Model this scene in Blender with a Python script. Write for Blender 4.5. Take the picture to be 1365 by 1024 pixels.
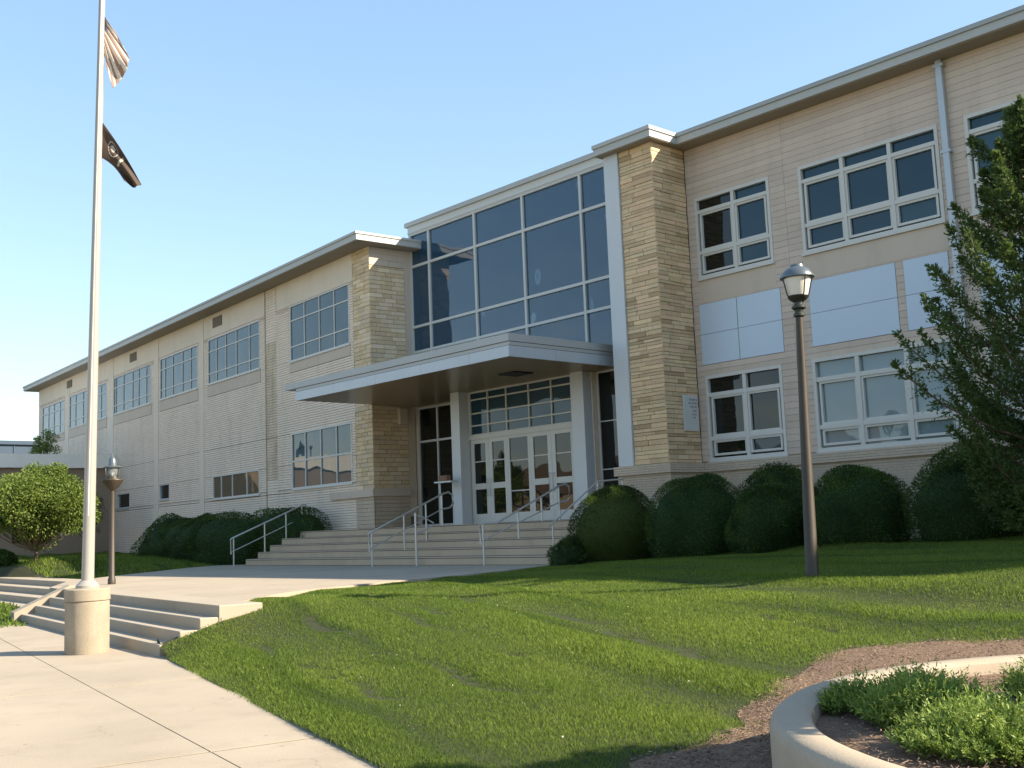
import bpy, bmesh, math, random
import numpy as np
from mathutils import Matrix, Vector

random.seed(7)
rng = np.random.default_rng(11)
for o in list(bpy.data.objects):
    bpy.data.objects.remove(o)
scene = bpy.context.scene
C = scene.collection

# ------------------------------------------------------------------ camera
cam_data = bpy.data.cameras.new('camera')
cam = bpy.data.objects.new('camera', cam_data)
C.objects.link(cam)
cam_data.sensor_width = 36.0
cam_data.lens = 1480.0 / 1365.0 * 36.0
cam_data.clip_start = 0.1
cam_data.clip_end = 3000
rv = Vector((0.66849561, 0.74266734, -0.03948216))
uv_ = Vector((0.12140031, -0.05659221, 0.99098904))
fv = Vector((-0.73374082, 0.66726497, 0.12799169))
M = Matrix.Identity(4)
for i in range(3):
    M[i][0] = rv[i]; M[i][1] = uv_[i]; M[i][2] = -fv[i]
M.translation = (0, -22.348, 1.5)
cam.matrix_world = M
scene.camera = cam

# ------------------------------------------------------------------ light
SUN_EL = math.radians(32.4)
SUN_AZ = math.radians(57.3)          # clockwise from +Y
world = bpy.data.worlds.new('World')
scene.world = world
world.use_nodes = True
wn = world.node_tree
wn.nodes.clear()
sky = wn.nodes.new('ShaderNodeTexSky')
sky.sky_type = 'NISHITA'
sky.sun_disc = False
sky.sun_elevation = SUN_EL
sky.sun_rotation = SUN_AZ
sky.altitude = 0
sky.air_density = 1.0
sky.dust_density = 0.35
sky.ozone_density = 1.3
bg = wn.nodes.new('ShaderNodeBackground')
bg.inputs['Strength'].default_value = 0.15
wo = wn.nodes.new('ShaderNodeOutputWorld')
gm = wn.nodes.new('ShaderNodeGamma'); gm.inputs[1].default_value = 0.56       # evens out the whole sky
hs = wn.nodes.new('ShaderNodeHueSaturation'); hs.inputs['Saturation'].default_value = 1.38
wn.links.new(sky.outputs[0], gm.inputs[0]); wn.links.new(gm.outputs[0], hs.inputs['Color']); wn.links.new(hs.outputs[0], bg.inputs[0])
wn.links.new(bg.outputs[0], wo.inputs[0])

sun_data = bpy.data.lights.new('sun', 'SUN')
sun_data.energy = 3.75
sun_data.angle = math.radians(0.6)
sun_data.color = (1.0, 0.88, 0.70)
sun = bpy.data.objects.new('sun', sun_data)
C.objects.link(sun)
to_sun = Vector((math.sin(SUN_AZ) * math.cos(SUN_EL), math.cos(SUN_AZ) * math.cos(SUN_EL), math.sin(SUN_EL)))
sun.rotation_euler = to_sun.to_track_quat('Z', 'Y').to_euler()
sun.location = to_sun * 60

scene.view_settings.view_transform = 'Standard'
scene.view_settings.look = 'None'
scene.view_settings.gamma = 1.0
scene.view_settings.use_curve_mapping = False
scene.view_settings.exposure = 1.8
scene.render.engine = 'CYCLES'

# ------------------------------------------------------------------ materials
MATS = {}


def lin(*rgb):
    return tuple(((c / 255.0) / 12.92 if c / 255.0 <= 0.04045 else ((c / 255.0 + 0.055) / 1.055) ** 2.4) for c in rgb)


def mat(name, col, rough=0.8, var=0.12, scale=3.0, fine=40.0, fvar=0.08, bump=0.0, bscale=60.0,
        metal=0.0, objrand=0.0, stain=0.0, stain_col=(0.1, 0.08, 0.06), spec=0.4, tint=None, crack=False):
    if name in MATS:
        return MATS[name]
    m = bpy.data.materials.new(name)
    m.use_nodes = True
    nt = m.node_tree
    b = nt.nodes['Principled BSDF']
    b.inputs['Roughness'].default_value = rough
    b.inputs['Metallic'].default_value = metal
    b.inputs['Specular IOR Level'].default_value = spec
    geo = nt.nodes.new('ShaderNodeNewGeometry')
    n1 = nt.nodes.new('ShaderNodeTexNoise'); n1.inputs['Scale'].default_value = scale; n1.inputs['Detail'].default_value = 6
    n2 = nt.nodes.new('ShaderNodeTexNoise'); n2.inputs['Scale'].default_value = fine; n2.inputs['Detail'].default_value = 3
    nt.links.new(geo.outputs['Position'], n1.inputs['Vector'])
    nt.links.new(geo.outputs['Position'], n2.inputs['Vector'])

    def mathn(op, a, bb):
        n = nt.nodes.new('ShaderNodeMath'); n.operation = op
        for k, v in ((0, a), (1, bb)):
            if isinstance(v, (int, float)):
                n.inputs[k].default_value = v
            else:
                nt.links.new(v, n.inputs[k])
        return n.outputs[0]
    v1 = mathn('MULTIPLY', mathn('SUBTRACT', n1.outputs['Fac'], 0.5), 2.6 * var)
    v2 = mathn('MULTIPLY', mathn('SUBTRACT', n2.outputs['Fac'], 0.5), 2.6 * fvar)
    val = mathn('ADD', mathn('ADD', v1, v2), 1.0)
    if objrand:
        oi = nt.nodes.new('ShaderNodeObjectInfo')
        val = mathn('ADD', val, mathn('MULTIPLY', mathn('SUBTRACT', oi.outputs['Random'], 0.5), 2 * objrand))
    hsv = nt.nodes.new('ShaderNodeHueSaturation')
    hsv.inputs['Color'].default_value = (*col, 1)
    src = None
    if tint:
        at = nt.nodes.new('ShaderNodeAttribute'); at.attribute_name = 'tint'
        mx = nt.nodes.new('ShaderNodeMix'); mx.data_type = 'RGBA'
        mx.inputs[6].default_value = (*col, 1); mx.inputs[7].default_value = (*tint, 1)
        nt.links.new(at.outputs['Fac'], mx.inputs[0])
        nt.links.new(mx.outputs[2], hsv.inputs['Color'])
    if objrand:
        h = mathn('ADD', mathn('MULTIPLY', mathn('SUBTRACT', mathn('FRACT', mathn('MULTIPLY', oi.outputs['Random'], 37.7), 0.0), 0.5), 0.014), 0.497)
        nt.links.new(h, hsv.inputs['Hue'])
    nt.links.new(val, hsv.inputs['Value'])
    out = hsv.outputs[0]
    if stain:
        n3 = nt.nodes.new('ShaderNodeTexNoise'); n3.inputs['Scale'].default_value = 1.1; n3.inputs['Detail'].default_value = 8
        n3.inputs['Roughness'].default_value = 0.7
        mp = nt.nodes.new('ShaderNodeMapping'); mp.inputs['Scale'].default_value = (1.6, 1.6, 0.35)
        nt.links.new(geo.outputs['Position'], mp.inputs['Vector'])
        nt.links.new(mp.outputs[0], n3.inputs['Vector'])
        rp = nt.nodes.new('ShaderNodeMapRange'); rp.inputs[1].default_value = 0.5; rp.inputs[2].default_value = 0.78
        rp.inputs[3].default_value = 0; rp.inputs[4].default_value = stain
        nt.links.new(n3.outputs['Fac'], rp.inputs[0])
        mx2 = nt.nodes.new('ShaderNodeMix'); mx2.data_type = 'RGBA'
        mx2.inputs[7].default_value = (*stain_col, 1)
        nt.links.new(rp.outputs[0], mx2.inputs[0]); nt.links.new(out, mx2.inputs[6])
        out = mx2.outputs[2]
    if crack:      # hairline cracks and dark specks of dirt
        nz = nt.nodes.new('ShaderNodeTexNoise'); nz.inputs['Scale'].default_value = 1.3; nz.inputs['Detail'].default_value = 5
        nt.links.new(geo.outputs['Position'], nz.inputs['Vector'])
        vm = nt.nodes.new('ShaderNodeVectorMath'); vm.operation = 'MULTIPLY_ADD'; vm.inputs[1].default_value = (.9, .9, .9)
        nt.links.new(nz.outputs['Color'], vm.inputs[0]); nt.links.new(geo.outputs['Position'], vm.inputs[2])
        vo = nt.nodes.new('ShaderNodeTexVoronoi'); vo.feature = 'DISTANCE_TO_EDGE'; vo.inputs['Scale'].default_value = .22
        nt.links.new(vm.outputs[0], vo.inputs['Vector'])
        cr_ = nt.nodes.new('ShaderNodeMapRange'); cr_.inputs[1].default_value = .0005; cr_.inputs[2].default_value = .0016; cr_.inputs[3].default_value = .28; cr_.inputs[4].default_value = 0
        nt.links.new(vo.outputs['Distance'], cr_.inputs[0])
        v2_ = nt.nodes.new('ShaderNodeTexVoronoi'); v2_.inputs['Scale'].default_value = 2.3
        nt.links.new(geo.outputs['Position'], v2_.inputs['Vector'])
        sp = nt.nodes.new('ShaderNodeMapRange'); sp.inputs[1].default_value = .03; sp.inputs[2].default_value = .06; sp.inputs[3].default_value = .5; sp.inputs[4].default_value = 0
        nt.links.new(v2_.outputs['Distance'], sp.inputs[0])
        ad = mathn('MAXIMUM', cr_.outputs[0], sp.outputs[0])
        mx3 = nt.nodes.new('ShaderNodeMix'); mx3.data_type = 'RGBA'; mx3.inputs[7].default_value = (.10, .08, .06, 1)
        nt.links.new(ad, mx3.inputs[0]); nt.links.new(out, mx3.inputs[6]); out = mx3.outputs[2]
    nt.links.new(out, b.inputs['Base Color'])
    if bump:
        n4 = nt.nodes.new('ShaderNodeTexNoise'); n4.inputs['Scale'].default_value = bscale; n4.inputs['Detail'].default_value = 5
        nt.links.new(geo.outputs['Position'], n4.inputs['Vector'])
        bp = nt.nodes.new('ShaderNodeBump'); bp.inputs['Strength'].default_value = bump; bp.inputs['Distance'].default_value = 0.02
        nt.links.new(n4.outputs['Fac'], bp.inputs['Height'])
        nt.links.new(bp.outputs[0], b.inputs['Normal'])
    MATS[name] = m
    return m


def leafmat(name, c0, c1, trans=0.35, rough=0.55):
    m = bpy.data.materials.new(name); m.use_nodes = True
    nt = m.node_tree; nt.nodes.clear()
    at = nt.nodes.new('ShaderNodeAttribute'); at.attribute_name = 'tint'
    mx = nt.nodes.new('ShaderNodeMix'); mx.data_type = 'RGBA'
    mx.inputs[6].default_value = (*c0, 1); mx.inputs[7].default_value = (*c1, 1)
    nt.links.new(at.outputs['Fac'], mx.inputs[0])
    d = nt.nodes.new('ShaderNodeBsdfPrincipled'); d.inputs['Roughness'].default_value = rough
    d.inputs['Specular IOR Level'].default_value = 0.3
    t = nt.nodes.new('ShaderNodeBsdfTranslucent')
    nt.links.new(mx.outputs[2], d.inputs['Base Color']); nt.links.new(mx.outputs[2], t.inputs['Color'])
    ms = nt.nodes.new('ShaderNodeMixShader'); ms.inputs[0].default_value = trans
    nt.links.new(d.outputs[0], ms.inputs[1]); nt.links.new(t.outputs[0], ms.inputs[2])
    o = nt.nodes.new('ShaderNodeOutputMaterial'); nt.links.new(ms.outputs[0], o.inputs[0])
    MATS[name] = m
    return m


def glassmat(name, col, ior=1.75, rough=0.02, wob=0.02, clear=0.0):
    """window glass: fresnel mirror over a dark tinted body, some of it see-through"""
    m = bpy.data.materials.new(name); m.use_nodes = True
    nt = m.node_tree; b = nt.nodes['Principled BSDF']
    b.inputs['Base Color'].default_value = (*col, 1)
    b.inputs['Roughness'].default_value = rough
    b.inputs['IOR'].default_value = ior
    geo = nt.nodes.new('ShaderNodeNewGeometry')
    n = nt.nodes.new('ShaderNodeTexNoise'); n.inputs['Scale'].default_value = 0.9; n.inputs['Detail'].default_value = 1
    nt.links.new(geo.outputs['Position'], n.inputs['Vector'])
    bp = nt.nodes.new('ShaderNodeBump'); bp.inputs['Strength'].default_value = 1.0; bp.inputs['Distance'].default_value = wob
    nt.links.new(n.outputs['Fac'], bp.inputs['Height']); nt.links.new(bp.outputs[0], b.inputs['Normal'])
    if clear:
        t = nt.nodes.new('ShaderNodeBsdfTransparent'); t.inputs[0].default_value = (0.74, 0.86, 0.92, 1)
        g = nt.nodes.new('ShaderNodeBsdfGlossy'); g.inputs['Roughness'].default_value = rough
        nt.links.new(bp.outputs[0], g.inputs['Normal'])
        fr = nt.nodes.new('ShaderNodeFresnel'); fr.inputs['IOR'].default_value = ior
        nt.links.new(bp.outputs[0], fr.inputs['Normal'])
        m1 = nt.nodes.new('ShaderNodeMixShader'); m1.inputs[0].default_value = clear
        nt.links.new(b.outputs[0], m1.inputs[1]); nt.links.new(t.outputs[0], m1.inputs[2])
        m2 = nt.nodes.new('ShaderNodeMixShader')
        nt.links.new(fr.outputs[0], m2.inputs[0]); nt.links.new(m1.outputs[0], m2.inputs[1]); nt.links.new(g.outputs[0], m2.inputs[2])
        nt.links.new(m2.outputs[0], nt.nodes['Material Output'].inputs[0])
    MATS[name] = m
    return m


mat('limestone', (0.56, 0.455, 0.365), 0.85, 0.10, 0.9, 30, 0.08, bump=0.15, objrand=0.06, stain=0.45, stain_col=(0.34, 0.275, 0.21))
mat('limestone_smooth', (0.55, 0.45, 0.355), 0.8, 0.07, 0.7, 25, 0.05, bump=0.08, stain=0.3, stain_col=(0.33, 0.28, 0.21))
mat('limestone_left', (0.69, 0.585, 0.46), 0.85, 0.06, 0.8, 30, 0.06, bump=0.1, stain=0.2, stain_col=(0.34, 0.29, 0.22))
mat('brick_buff', (0.78, 0.645, 0.515), 0.88, 0.08, 1.5, 14, 0.12, bump=0.2, stain=0.3, stain_col=(0.33, 0.28, 0.2))
mat('brick_base', (0.50, 0.40, 0.295), 0.88, 0.1, 2.0, 16, 0.16, bump=0.2, stain=0.25, stain_col=(0.25, 0.19, 0.13))
mat('mortar_light', (0.36, 0.29, 0.22), 0.95, 0.1, 4, 40, 0.1)
mat('mortar', (0.35, 0.28, 0.20), 0.95, 0.1, 4, 40, 0.1)
mat('mortar_dark', (0.19, 0.155, 0.11), 0.95, 0.1, 4, 40, 0.1)
mat('pier_stone_dark', (0.45, 0.315, 0.175), 0.9, 0.14, 2.5, 22, 0.16, bump=0.35, bscale=35, objrand=0.17)
mat('pier_stone', (0.63, 0.455, 0.265), 0.9, 0.14, 2.5, 22, 0.16, bump=0.35, bscale=35, objrand=0.17)
mat('small_stone', (0.36, 0.25, 0.13), 0.9, 0.12, 2.5, 22, 0.14, bump=0.35, bscale=35, tint=(0.70, 0.53, 0.33))
mat('pier_stone_left', (0.64, 0.505, 0.34), 0.9, 0.12, 2.5, 22, 0.14, bump=0.35, bscale=35, objrand=0.15)
mat('white_metal', (0.54, 0.55, 0.55), 0.35, 0.03, 1.0, 30, 0.02)
mat('white_frame', (0.56, 0.54, 0.49), 0.5, 0.04, 2.0, 30, 0.03)
mat('alu', (0.55, 0.56, 0.55), 0.4, 0.04, 2, 30, 0.03, metal=0.2)
mat('fascia', (0.42, 0.42, 0.39), 0.55, 0.05, 0.6, 12, 0.04, stain=0.25, stain_col=(0.3, 0.29, 0.26))
mat('fascia_light', (0.38, 0.385, 0.375), 0.5, 0.05, 0.6, 12, 0.04)
mat('canopy_metal', (0.42, 0.45, 0.48), 0.3, 0.06, 1.5, 12, 0.04, spec=0.6)
mat('fascia_dark', (0.33, 0.34, 0.33), 0.55, 0.05, 0.6, 12, 0.04)
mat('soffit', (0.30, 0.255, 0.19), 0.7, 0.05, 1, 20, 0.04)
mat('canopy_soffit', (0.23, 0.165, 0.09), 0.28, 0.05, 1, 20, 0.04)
mat('blue_panel', (0.50, 0.58, 0.66), 0.35, 0.03, 0.8, 15, 0.02)
mat('concrete', (0.345, 0.288, 0.216), 0.9, 0.17, 0.6, 60, 0.14, bump=0.15, bscale=90, stain=0.6, stain_col=(0.25, 0.205, 0.15), crack=True)
mat('stair_concrete', (0.47, 0.365, 0.255), 0.9, 0.10, 1.3, 55, 0.08, bump=0.15, bscale=80, stain=0.35, stain_col=(0.26, 0.22, 0.17))
mat('planter_ring', (0.355, 0.292, 0.215), 0.85, 0.14, 2.2, 60, 0.12, bump=0.15, bscale=70, stain=0.6, stain_col=(0.30, 0.24, 0.17))
mat('brick_stained', (0.62, 0.50, 0.36), 0.9, 0.2, 2.2, 14, 0.15, bump=0.2, stain=0.9, stain_col=(0.26, 0.18, 0.09))
mat('concrete_step', (0.345, 0.292, 0.222), 0.9, 0.08, 1.3, 55, 0.07, bump=0.15, bscale=80, stain=0.3, stain_col=(0.36, 0.31, 0.25))
mat('concrete_old', (0.34, 0.285, 0.21), 0.95, 0.2, 3.5, 90, 0.3, bump=0.6, bscale=120, stain=0.6, stain_col=(0.22, 0.18, 0.13))
mat('joint', (0.085, 0.072, 0.055), 0.95, 0.1)
mat('soil', (0.075, 0.055, 0.032), 1.0, 0.25, 5, 40, 0.25, bump=0.5)
mat('turf_base', (0.035, 0.04, 0.012), 1.0, 0.25, 1.2, 50, 0.3, bump=0.6, bscale=45)
mat('ground', (0.07, 0.09, 0.035), 1.0, 0.2, 0.3, 6, 0.2)
mat('mulch', (0.17, 0.108, 0.069), 1.0, 0.2, 4, 45, 0.3, bump=0.9, bscale=60)
mat('chips', (0.085, 0.053, 0.033), 0.95, 0.1, 4, 30, 0.1, tint=(0.31, 0.215, 0.148))
mat('bark', (0.12, 0.085, 0.055), 0.95, 0.2, 6, 30, 0.2, bump=0.7)
mat('galvanised', (0.52, 0.52, 0.50), 0.35, 0.05, 5, 40, 0.03, metal=0.5)
mat('downspout', (0.42, 0.45, 0.47), 0.4, 0.05, 3, 20, 0.03, metal=0.3)
mat('pole_white', (0.33, 0.305, 0.27), 0.4, 0.04, 2, 30, 0.02, metal=0.1)
mat('lamp_metal', (0.03, 0.032, 0.026), 0.45, 0.15, 4, 30, 0.1, spec=0.5)
mat('lamp_brown', (0.048, 0.036, 0.024), 0.5, 0.15, 4, 30, 0.1)
mat('lamp_cap', (0.14, 0.16, 0.17), 0.3, 0.05, 4, 30, 0.04, metal=0.5)
mat('frosted', (0.72, 0.66, 0.58), 0.3, 0.04, 3, 20, 0.03, spec=0.5)
mat('vent', (0.16, 0.13, 0.09), 0.7, 0.1)
mat('dark', (0.02, 0.02, 0.018), 0.6, 0.1)
mat('interior', (0.42, 0.44, 0.43), 0.9, 0.03)
mat('interior_panel', (0.75, 0.82, 0.80), 0.8, 0.03)
mat('interior_frame', (0.10, 0.11, 0.09), 0.8, 0.03)
mat('blue_roof', (0.025, 0.05, 0.085), 0.5, 0.06, 0.6, 8, 0.05)
mat('annex_wall', (0.27, 0.20, 0.14), 0.9, 0.15, 0.8, 12, 0.1)
mat('annex_sun_white', (0.80, 0.76, 0.68), 0.6, 0.05)
mat('tan_wall', (0.52, 0.44, 0.33), 0.9, 0.08, 0.8, 12, 0.08)
mat('house_wall', (0.45, 0.33, 0.21), 0.9, 0.12, 0.6, 12, 0.12)
mat('house_roof', (0.17, 0.12, 0.085), 0.9, 0.15, 1, 12, 0.1)
mat('asphalt', (0.06, 0.06, 0.058), 0.95, 0.1)
mat('plaque', (0.56, 0.55, 0.52), 0.5, 0.04, 4)
mat('letter', (0.16, 0.15, 0.14), 0.6, 0.05)
mat('box_brown', (0.20, 0.12, 0.07), 0.8, 0.1)
mat('flag_black', (0.06, 0.04, 0.028), 0.8, 0.1, 6, 200, 0.1)
mat('emblem_pale', (0.40, 0.34, 0.28), 0.8, 0.1)
mat('flag_white', (0.78, 0.72, 0.63), 0.8, 0.05, 6, 200, 0.05)
mat('flag_red', (0.40, 0.27, 0.21), 0.8, 0.1, 6, 200, 0.05)
mat('flag_blue', (0.10, 0.10, 0.15), 0.8, 0.1, 6, 200, 0.05)
glassmat('glass_blue', (0.010, 0.040, 0.062), 1.45)
glassmat('glass_blue_pale', (0.022, 0.062, 0.085), 1.45)
glassmat('glass_tan_reflection', (0.13, 0.10, 0.065), 1.5)  # tan body colour stands in for a brown reflection
glassmat('glass_dark', (0.006, 0.008, 0.007), 1.5)
glassmat('glass_blind', (0.16, 0.22, 0.235), 1.6)
glassmat('glass_left', (0.05, 0.08, 0.09), 1.45)
glassmat('glass_clear', (0.035, 0.135, 0.24), 1.58, clear=0.6)
glassmat('glass_lamp', (0.5, 0.5, 0.48), 1.5, clear=0.75)
leafmat('yew', (0.012, 0.034, 0.007), (0.10, 0.165, 0.03), 0.25, 0.8)
leafmat('yew_lit_top', (0.012, 0.032, 0.007), (0.55, 0.62, 0.09), 0.3, 0.8)  # bright end of the tint is painted sunlight
leafmat('conifer', (0.020, 0.042, 0.012), (0.11, 0.16, 0.04), 0.35, 0.75)
leafmat('maple', (0.06, 0.105, 0.014), (0.20, 0.26, 0.05), 0.4)
leafmat('juniper', (0.06, 0.12, 0.015), (0.30, 0.38, 0.08), 0.3)
leafmat('grassblade', (0.070, 0.13, 0.013), (0.27, 0.345, 0.062), 0.58, 0.6)
leafmat('cloth_white', (0.80, 0.74, 0.64), (0.80, 0.74, 0.64), 0.5, 0.9)
leafmat('cloth_red', (0.42, 0.27, 0.21), (0.42, 0.27, 0.21), 0.4, 0.9)
leafmat('far_leaf', (0.03, 0.05, 0.012), (0.09, 0.12, 0.03), 0.3)
leafmat('dry_twig', (0.13, 0.09, 0.06), (0.24, 0.17, 0.12), 0.2)


# ------------------------------------------------------------------ mesh helpers
def tag(o, label=None, cat=None, group=None, kind=None):
    if label: o['label'] = label
    if cat: o['category'] = cat
    if group: o['group'] = group
    if kind: o['kind'] = kind
    return o


def setparent(o, p):
    o.parent = p
    if p is not None and p.type == 'EMPTY':
        o.matrix_parent_inverse = Matrix.Translation(-p.location)
    return o


def empty(name, loc, label, cat, group=None):
    o = bpy.data.objects.new(name, None)
    C.objects.link(o)
    o.location = loc
    o.empty_display_size = 0.3
    return tag(o, label, cat, group)


class Frame:
    """a wall plane: s along it, o outwards, z up"""
    def __init__(self, ox, oy, ang=0.0):
        self.ox, self.oy, self.c, self.s, self.ang = ox, oy, math.cos(ang), math.sin(ang), ang

    def p(self, s, o, z):
        return (self.ox + s * self.c + o * self.s, self.oy + s * self.s - o * self.c, z)


WF = Frame(0, 0)


class MB:
    def __init__(self):
        self.v = []; self.f = []

    def box(self, a, b, fr=None):
        (s0, o0, z0), (s1, o1, z1) = a, b
        fr = fr or WF
        n = len(self.v)
        for z in (z0, z1):
            for s, o in ((s0, o0), (s1, o0), (s1, o1), (s0, o1)):
                self.v.append(fr.p(s, o, z))
        q = [(0, 1, 2, 3), (4, 7, 6, 5), (0, 4, 5, 1), (1, 5, 6, 2), (2, 6, 7, 3), (3, 7, 4, 0)]
        for k in q:
            self.f.append(tuple(n + i for i in k))
        return self

    def tube(self, pts, r, seg=8, r1=None, cap=True):
        pts = [Vector(p) for p in pts]
        n0 = len(self.v)
        up = Vector((0, 0, 1))
        for i, p in enumerate(pts):
            d = (pts[min(i + 1, len(pts) - 1)] - pts[max(i - 1, 0)]).normalized()
            a = d.cross(up)
            if a.length < 1e-3:
                a = d.cross(Vector((1, 0.3, 0)))
            a.normalize(); b = d.cross(a)
            rr = r if r1 is None else r + (r1 - r) * i / (len(pts) - 1)
            for k in range(seg):
                t = 2 * math.pi * k / seg
                self.v.append(tuple(p + a * (rr * math.cos(t)) + b * (rr * math.sin(t))))
        for i in range(len(pts) - 1):
            for k in range(seg):
                k2 = (k + 1) % seg
                self.f.append((n0 + i * seg + k, n0 + i * seg + k2, n0 + (i + 1) * seg + k2, n0 + (i + 1) * seg + k))
        if cap:
            self.f.append(tuple(n0 + k for k in range(seg))[::-1])
            self.f.append(tuple(n0 + (len(pts) - 1) * seg + k for k in range(seg)))
        return self

    def lathe(self, prof, cx, cy, seg=28, cap=True, closed=False):
        n0 = len(self.v)
        for r, z in prof:
            for k in range(seg):
                t = 2 * math.pi * k / seg
                self.v.append((cx + r * math.cos(t), cy + r * math.sin(t), z))
        m = len(prof)
        for i in range(m if closed else m - 1):
            j = (i + 1) % m
            for k in range(seg):
                k2 = (k + 1) % seg
                self.f.append((n0 + i * seg + k, n0 + i * seg + k2, n0 + j * seg + k2, n0 + j * seg + k))
        if cap and not closed:
            self.f.append(tuple(n0 + k for k in range(seg))[::-1])
            self.f.append(tuple(n0 + (m - 1) * seg + k for k in range(seg)))
        return self

    def prism(self, poly, z0, z1):
        n = len(self.v); m = len(poly)
        for z in (z0, z1):
            for x, y in poly:
                self.v.append((x, y, z))
        self.f.append(tuple(range(n, n + m))[::-1])
        self.f.append(tuple(range(n + m, n + 2 * m)))
        for i in range(m):
            j = (i + 1) % m
            self.f.append((n + i, n + j, n + m + j, n + m + i))
        return self

    def build(self, name, m, parent=None, smooth=False, bevel=0.0):
        me = bpy.data.meshes.new(name)
        me.from_pydata(self.v, [], self.f)
        bm = bmesh.new(); bm.from_mesh(me)
        bmesh.ops.recalc_face_normals(bm, faces=bm.faces)
        if bevel:
            bmesh.ops.bevel(bm, geom=[e for e in bm.edges], offset=bevel, segments=1, affect='EDGES')
        bm.to_mesh(me); bm.free()
        me.materials.append(MATS[m])
        if smooth:
            me.polygons.foreach_set('use_smooth', [True] * len(me.polygons))
            me.set_sharp_from_angle(angle=math.radians(38))
        o = bpy.data.objects.new(name, me)
        C.objects.link(o)
        setparent(o, parent)
        return o


def npmesh(name, V, F, m, parent=None, tint=None):
    me = bpy.data.meshes.new(name)
    V = np.asarray(V, dtype=np.float32); F = np.asarray(F, dtype=np.int32)
    me.vertices.add(len(V)); me.vertices.foreach_set('co', V.ravel())
    k = F.shape[1]
    me.loops.add(F.size); me.loops.foreach_set('vertex_index', F.ravel())
    me.polygons.add(len(F))
    me.polygons.foreach_set('loop_start', np.arange(0, F.size, k, dtype=np.int32))
    me.polygons.foreach_set('loop_total', np.full(len(F), k, dtype=np.int32))
    if tint is not None:
        a = me.attributes.new('tint', 'FLOAT', 'POINT')
        a.data.foreach_set('value', np.asarray(tint, dtype=np.float32))
    me.update(calc_edges=True)
    me.materials.append(MATS[m])
    o = bpy.data.objects.new(name, me)
    C.objects.link(o)
    setparent(o, parent)
    return o


# a shared, slightly chamfered unit block for stones and courses
def unit_block():
    bm = bmesh.new()
    bmesh.ops.create_cube(bm, size=1.0)
    me = bpy.data.meshes.new('block'); bm.to_mesh(me); bm.free()
    return me


_blocks = {}


def block(name, m, fr, s0, s1, o0, o1, z0, z1, parent):
    if m not in _blocks:
        me = unit_block(); me.materials.append(MATS[m]); _blocks[m] = me
    o = bpy.data.objects.new(name, _blocks[m])
    C.objects.link(o)
    c = fr.p((s0 + s1) / 2, (o0 + o1) / 2, (z0 + z1) / 2)
    o.matrix_basis = Matrix.Translation(c) @ Matrix.Rotation(fr.ang, 4, 'Z') @ Matrix.Diagonal((s1 - s0, abs(o1 - o0), z1 - z0, 1))
    setparent(o, parent)
    return o


def cells(s0, s1, z0, z1, ops):
    """rectangle minus rectangular openings, as horizontal bands"""
    zs = sorted({z0, z1} | {z for a in ops for z in a[2:4] if z0 < z < z1})
    out = []
    for a, b in zip(zs[:-1], zs[1:]):
        cur = s0
        for (p0, p1, q0, q1) in sorted(ops):
            if q0 < (a + b) / 2 < q1 and p1 > cur and p0 < s1:
                if p0 > cur + 1e-4:
                    out.append((cur, p0, a, b))
                cur = max(cur, p1)
        if cur < s1 - 1e-4:
            out.append((cur, s1, a, b))
    return out


def rows(s0, s1, z0, z1, ops, rh):
    """courses of about rh, broken at openings"""
    res = []
    zs = sorted({z0, z1} | {z for a in ops for z in a[2:4] if z0 < z < z1})
    for a, b in zip(zs[:-1], zs[1:]):
        n = max(1, round((b - a) / rh))
        for i in range(n):
            r0 = a + (b - a) * i / n; r1 = a + (b - a) * (i + 1) / n
            cur = s0
            for (p0, p1, q0, q1) in sorted(ops):
                if q0 < (r0 + r1) / 2 < q1 and p1 > cur and p0 < s1:
                    if p0 > cur + 1e-3:
                        res.append((cur, p0, r0, r1))
                    cur = max(cur, p1)
            if cur < s1 - 1e-3:
                res.append((cur, s1, r0, r1))
    return res


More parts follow.
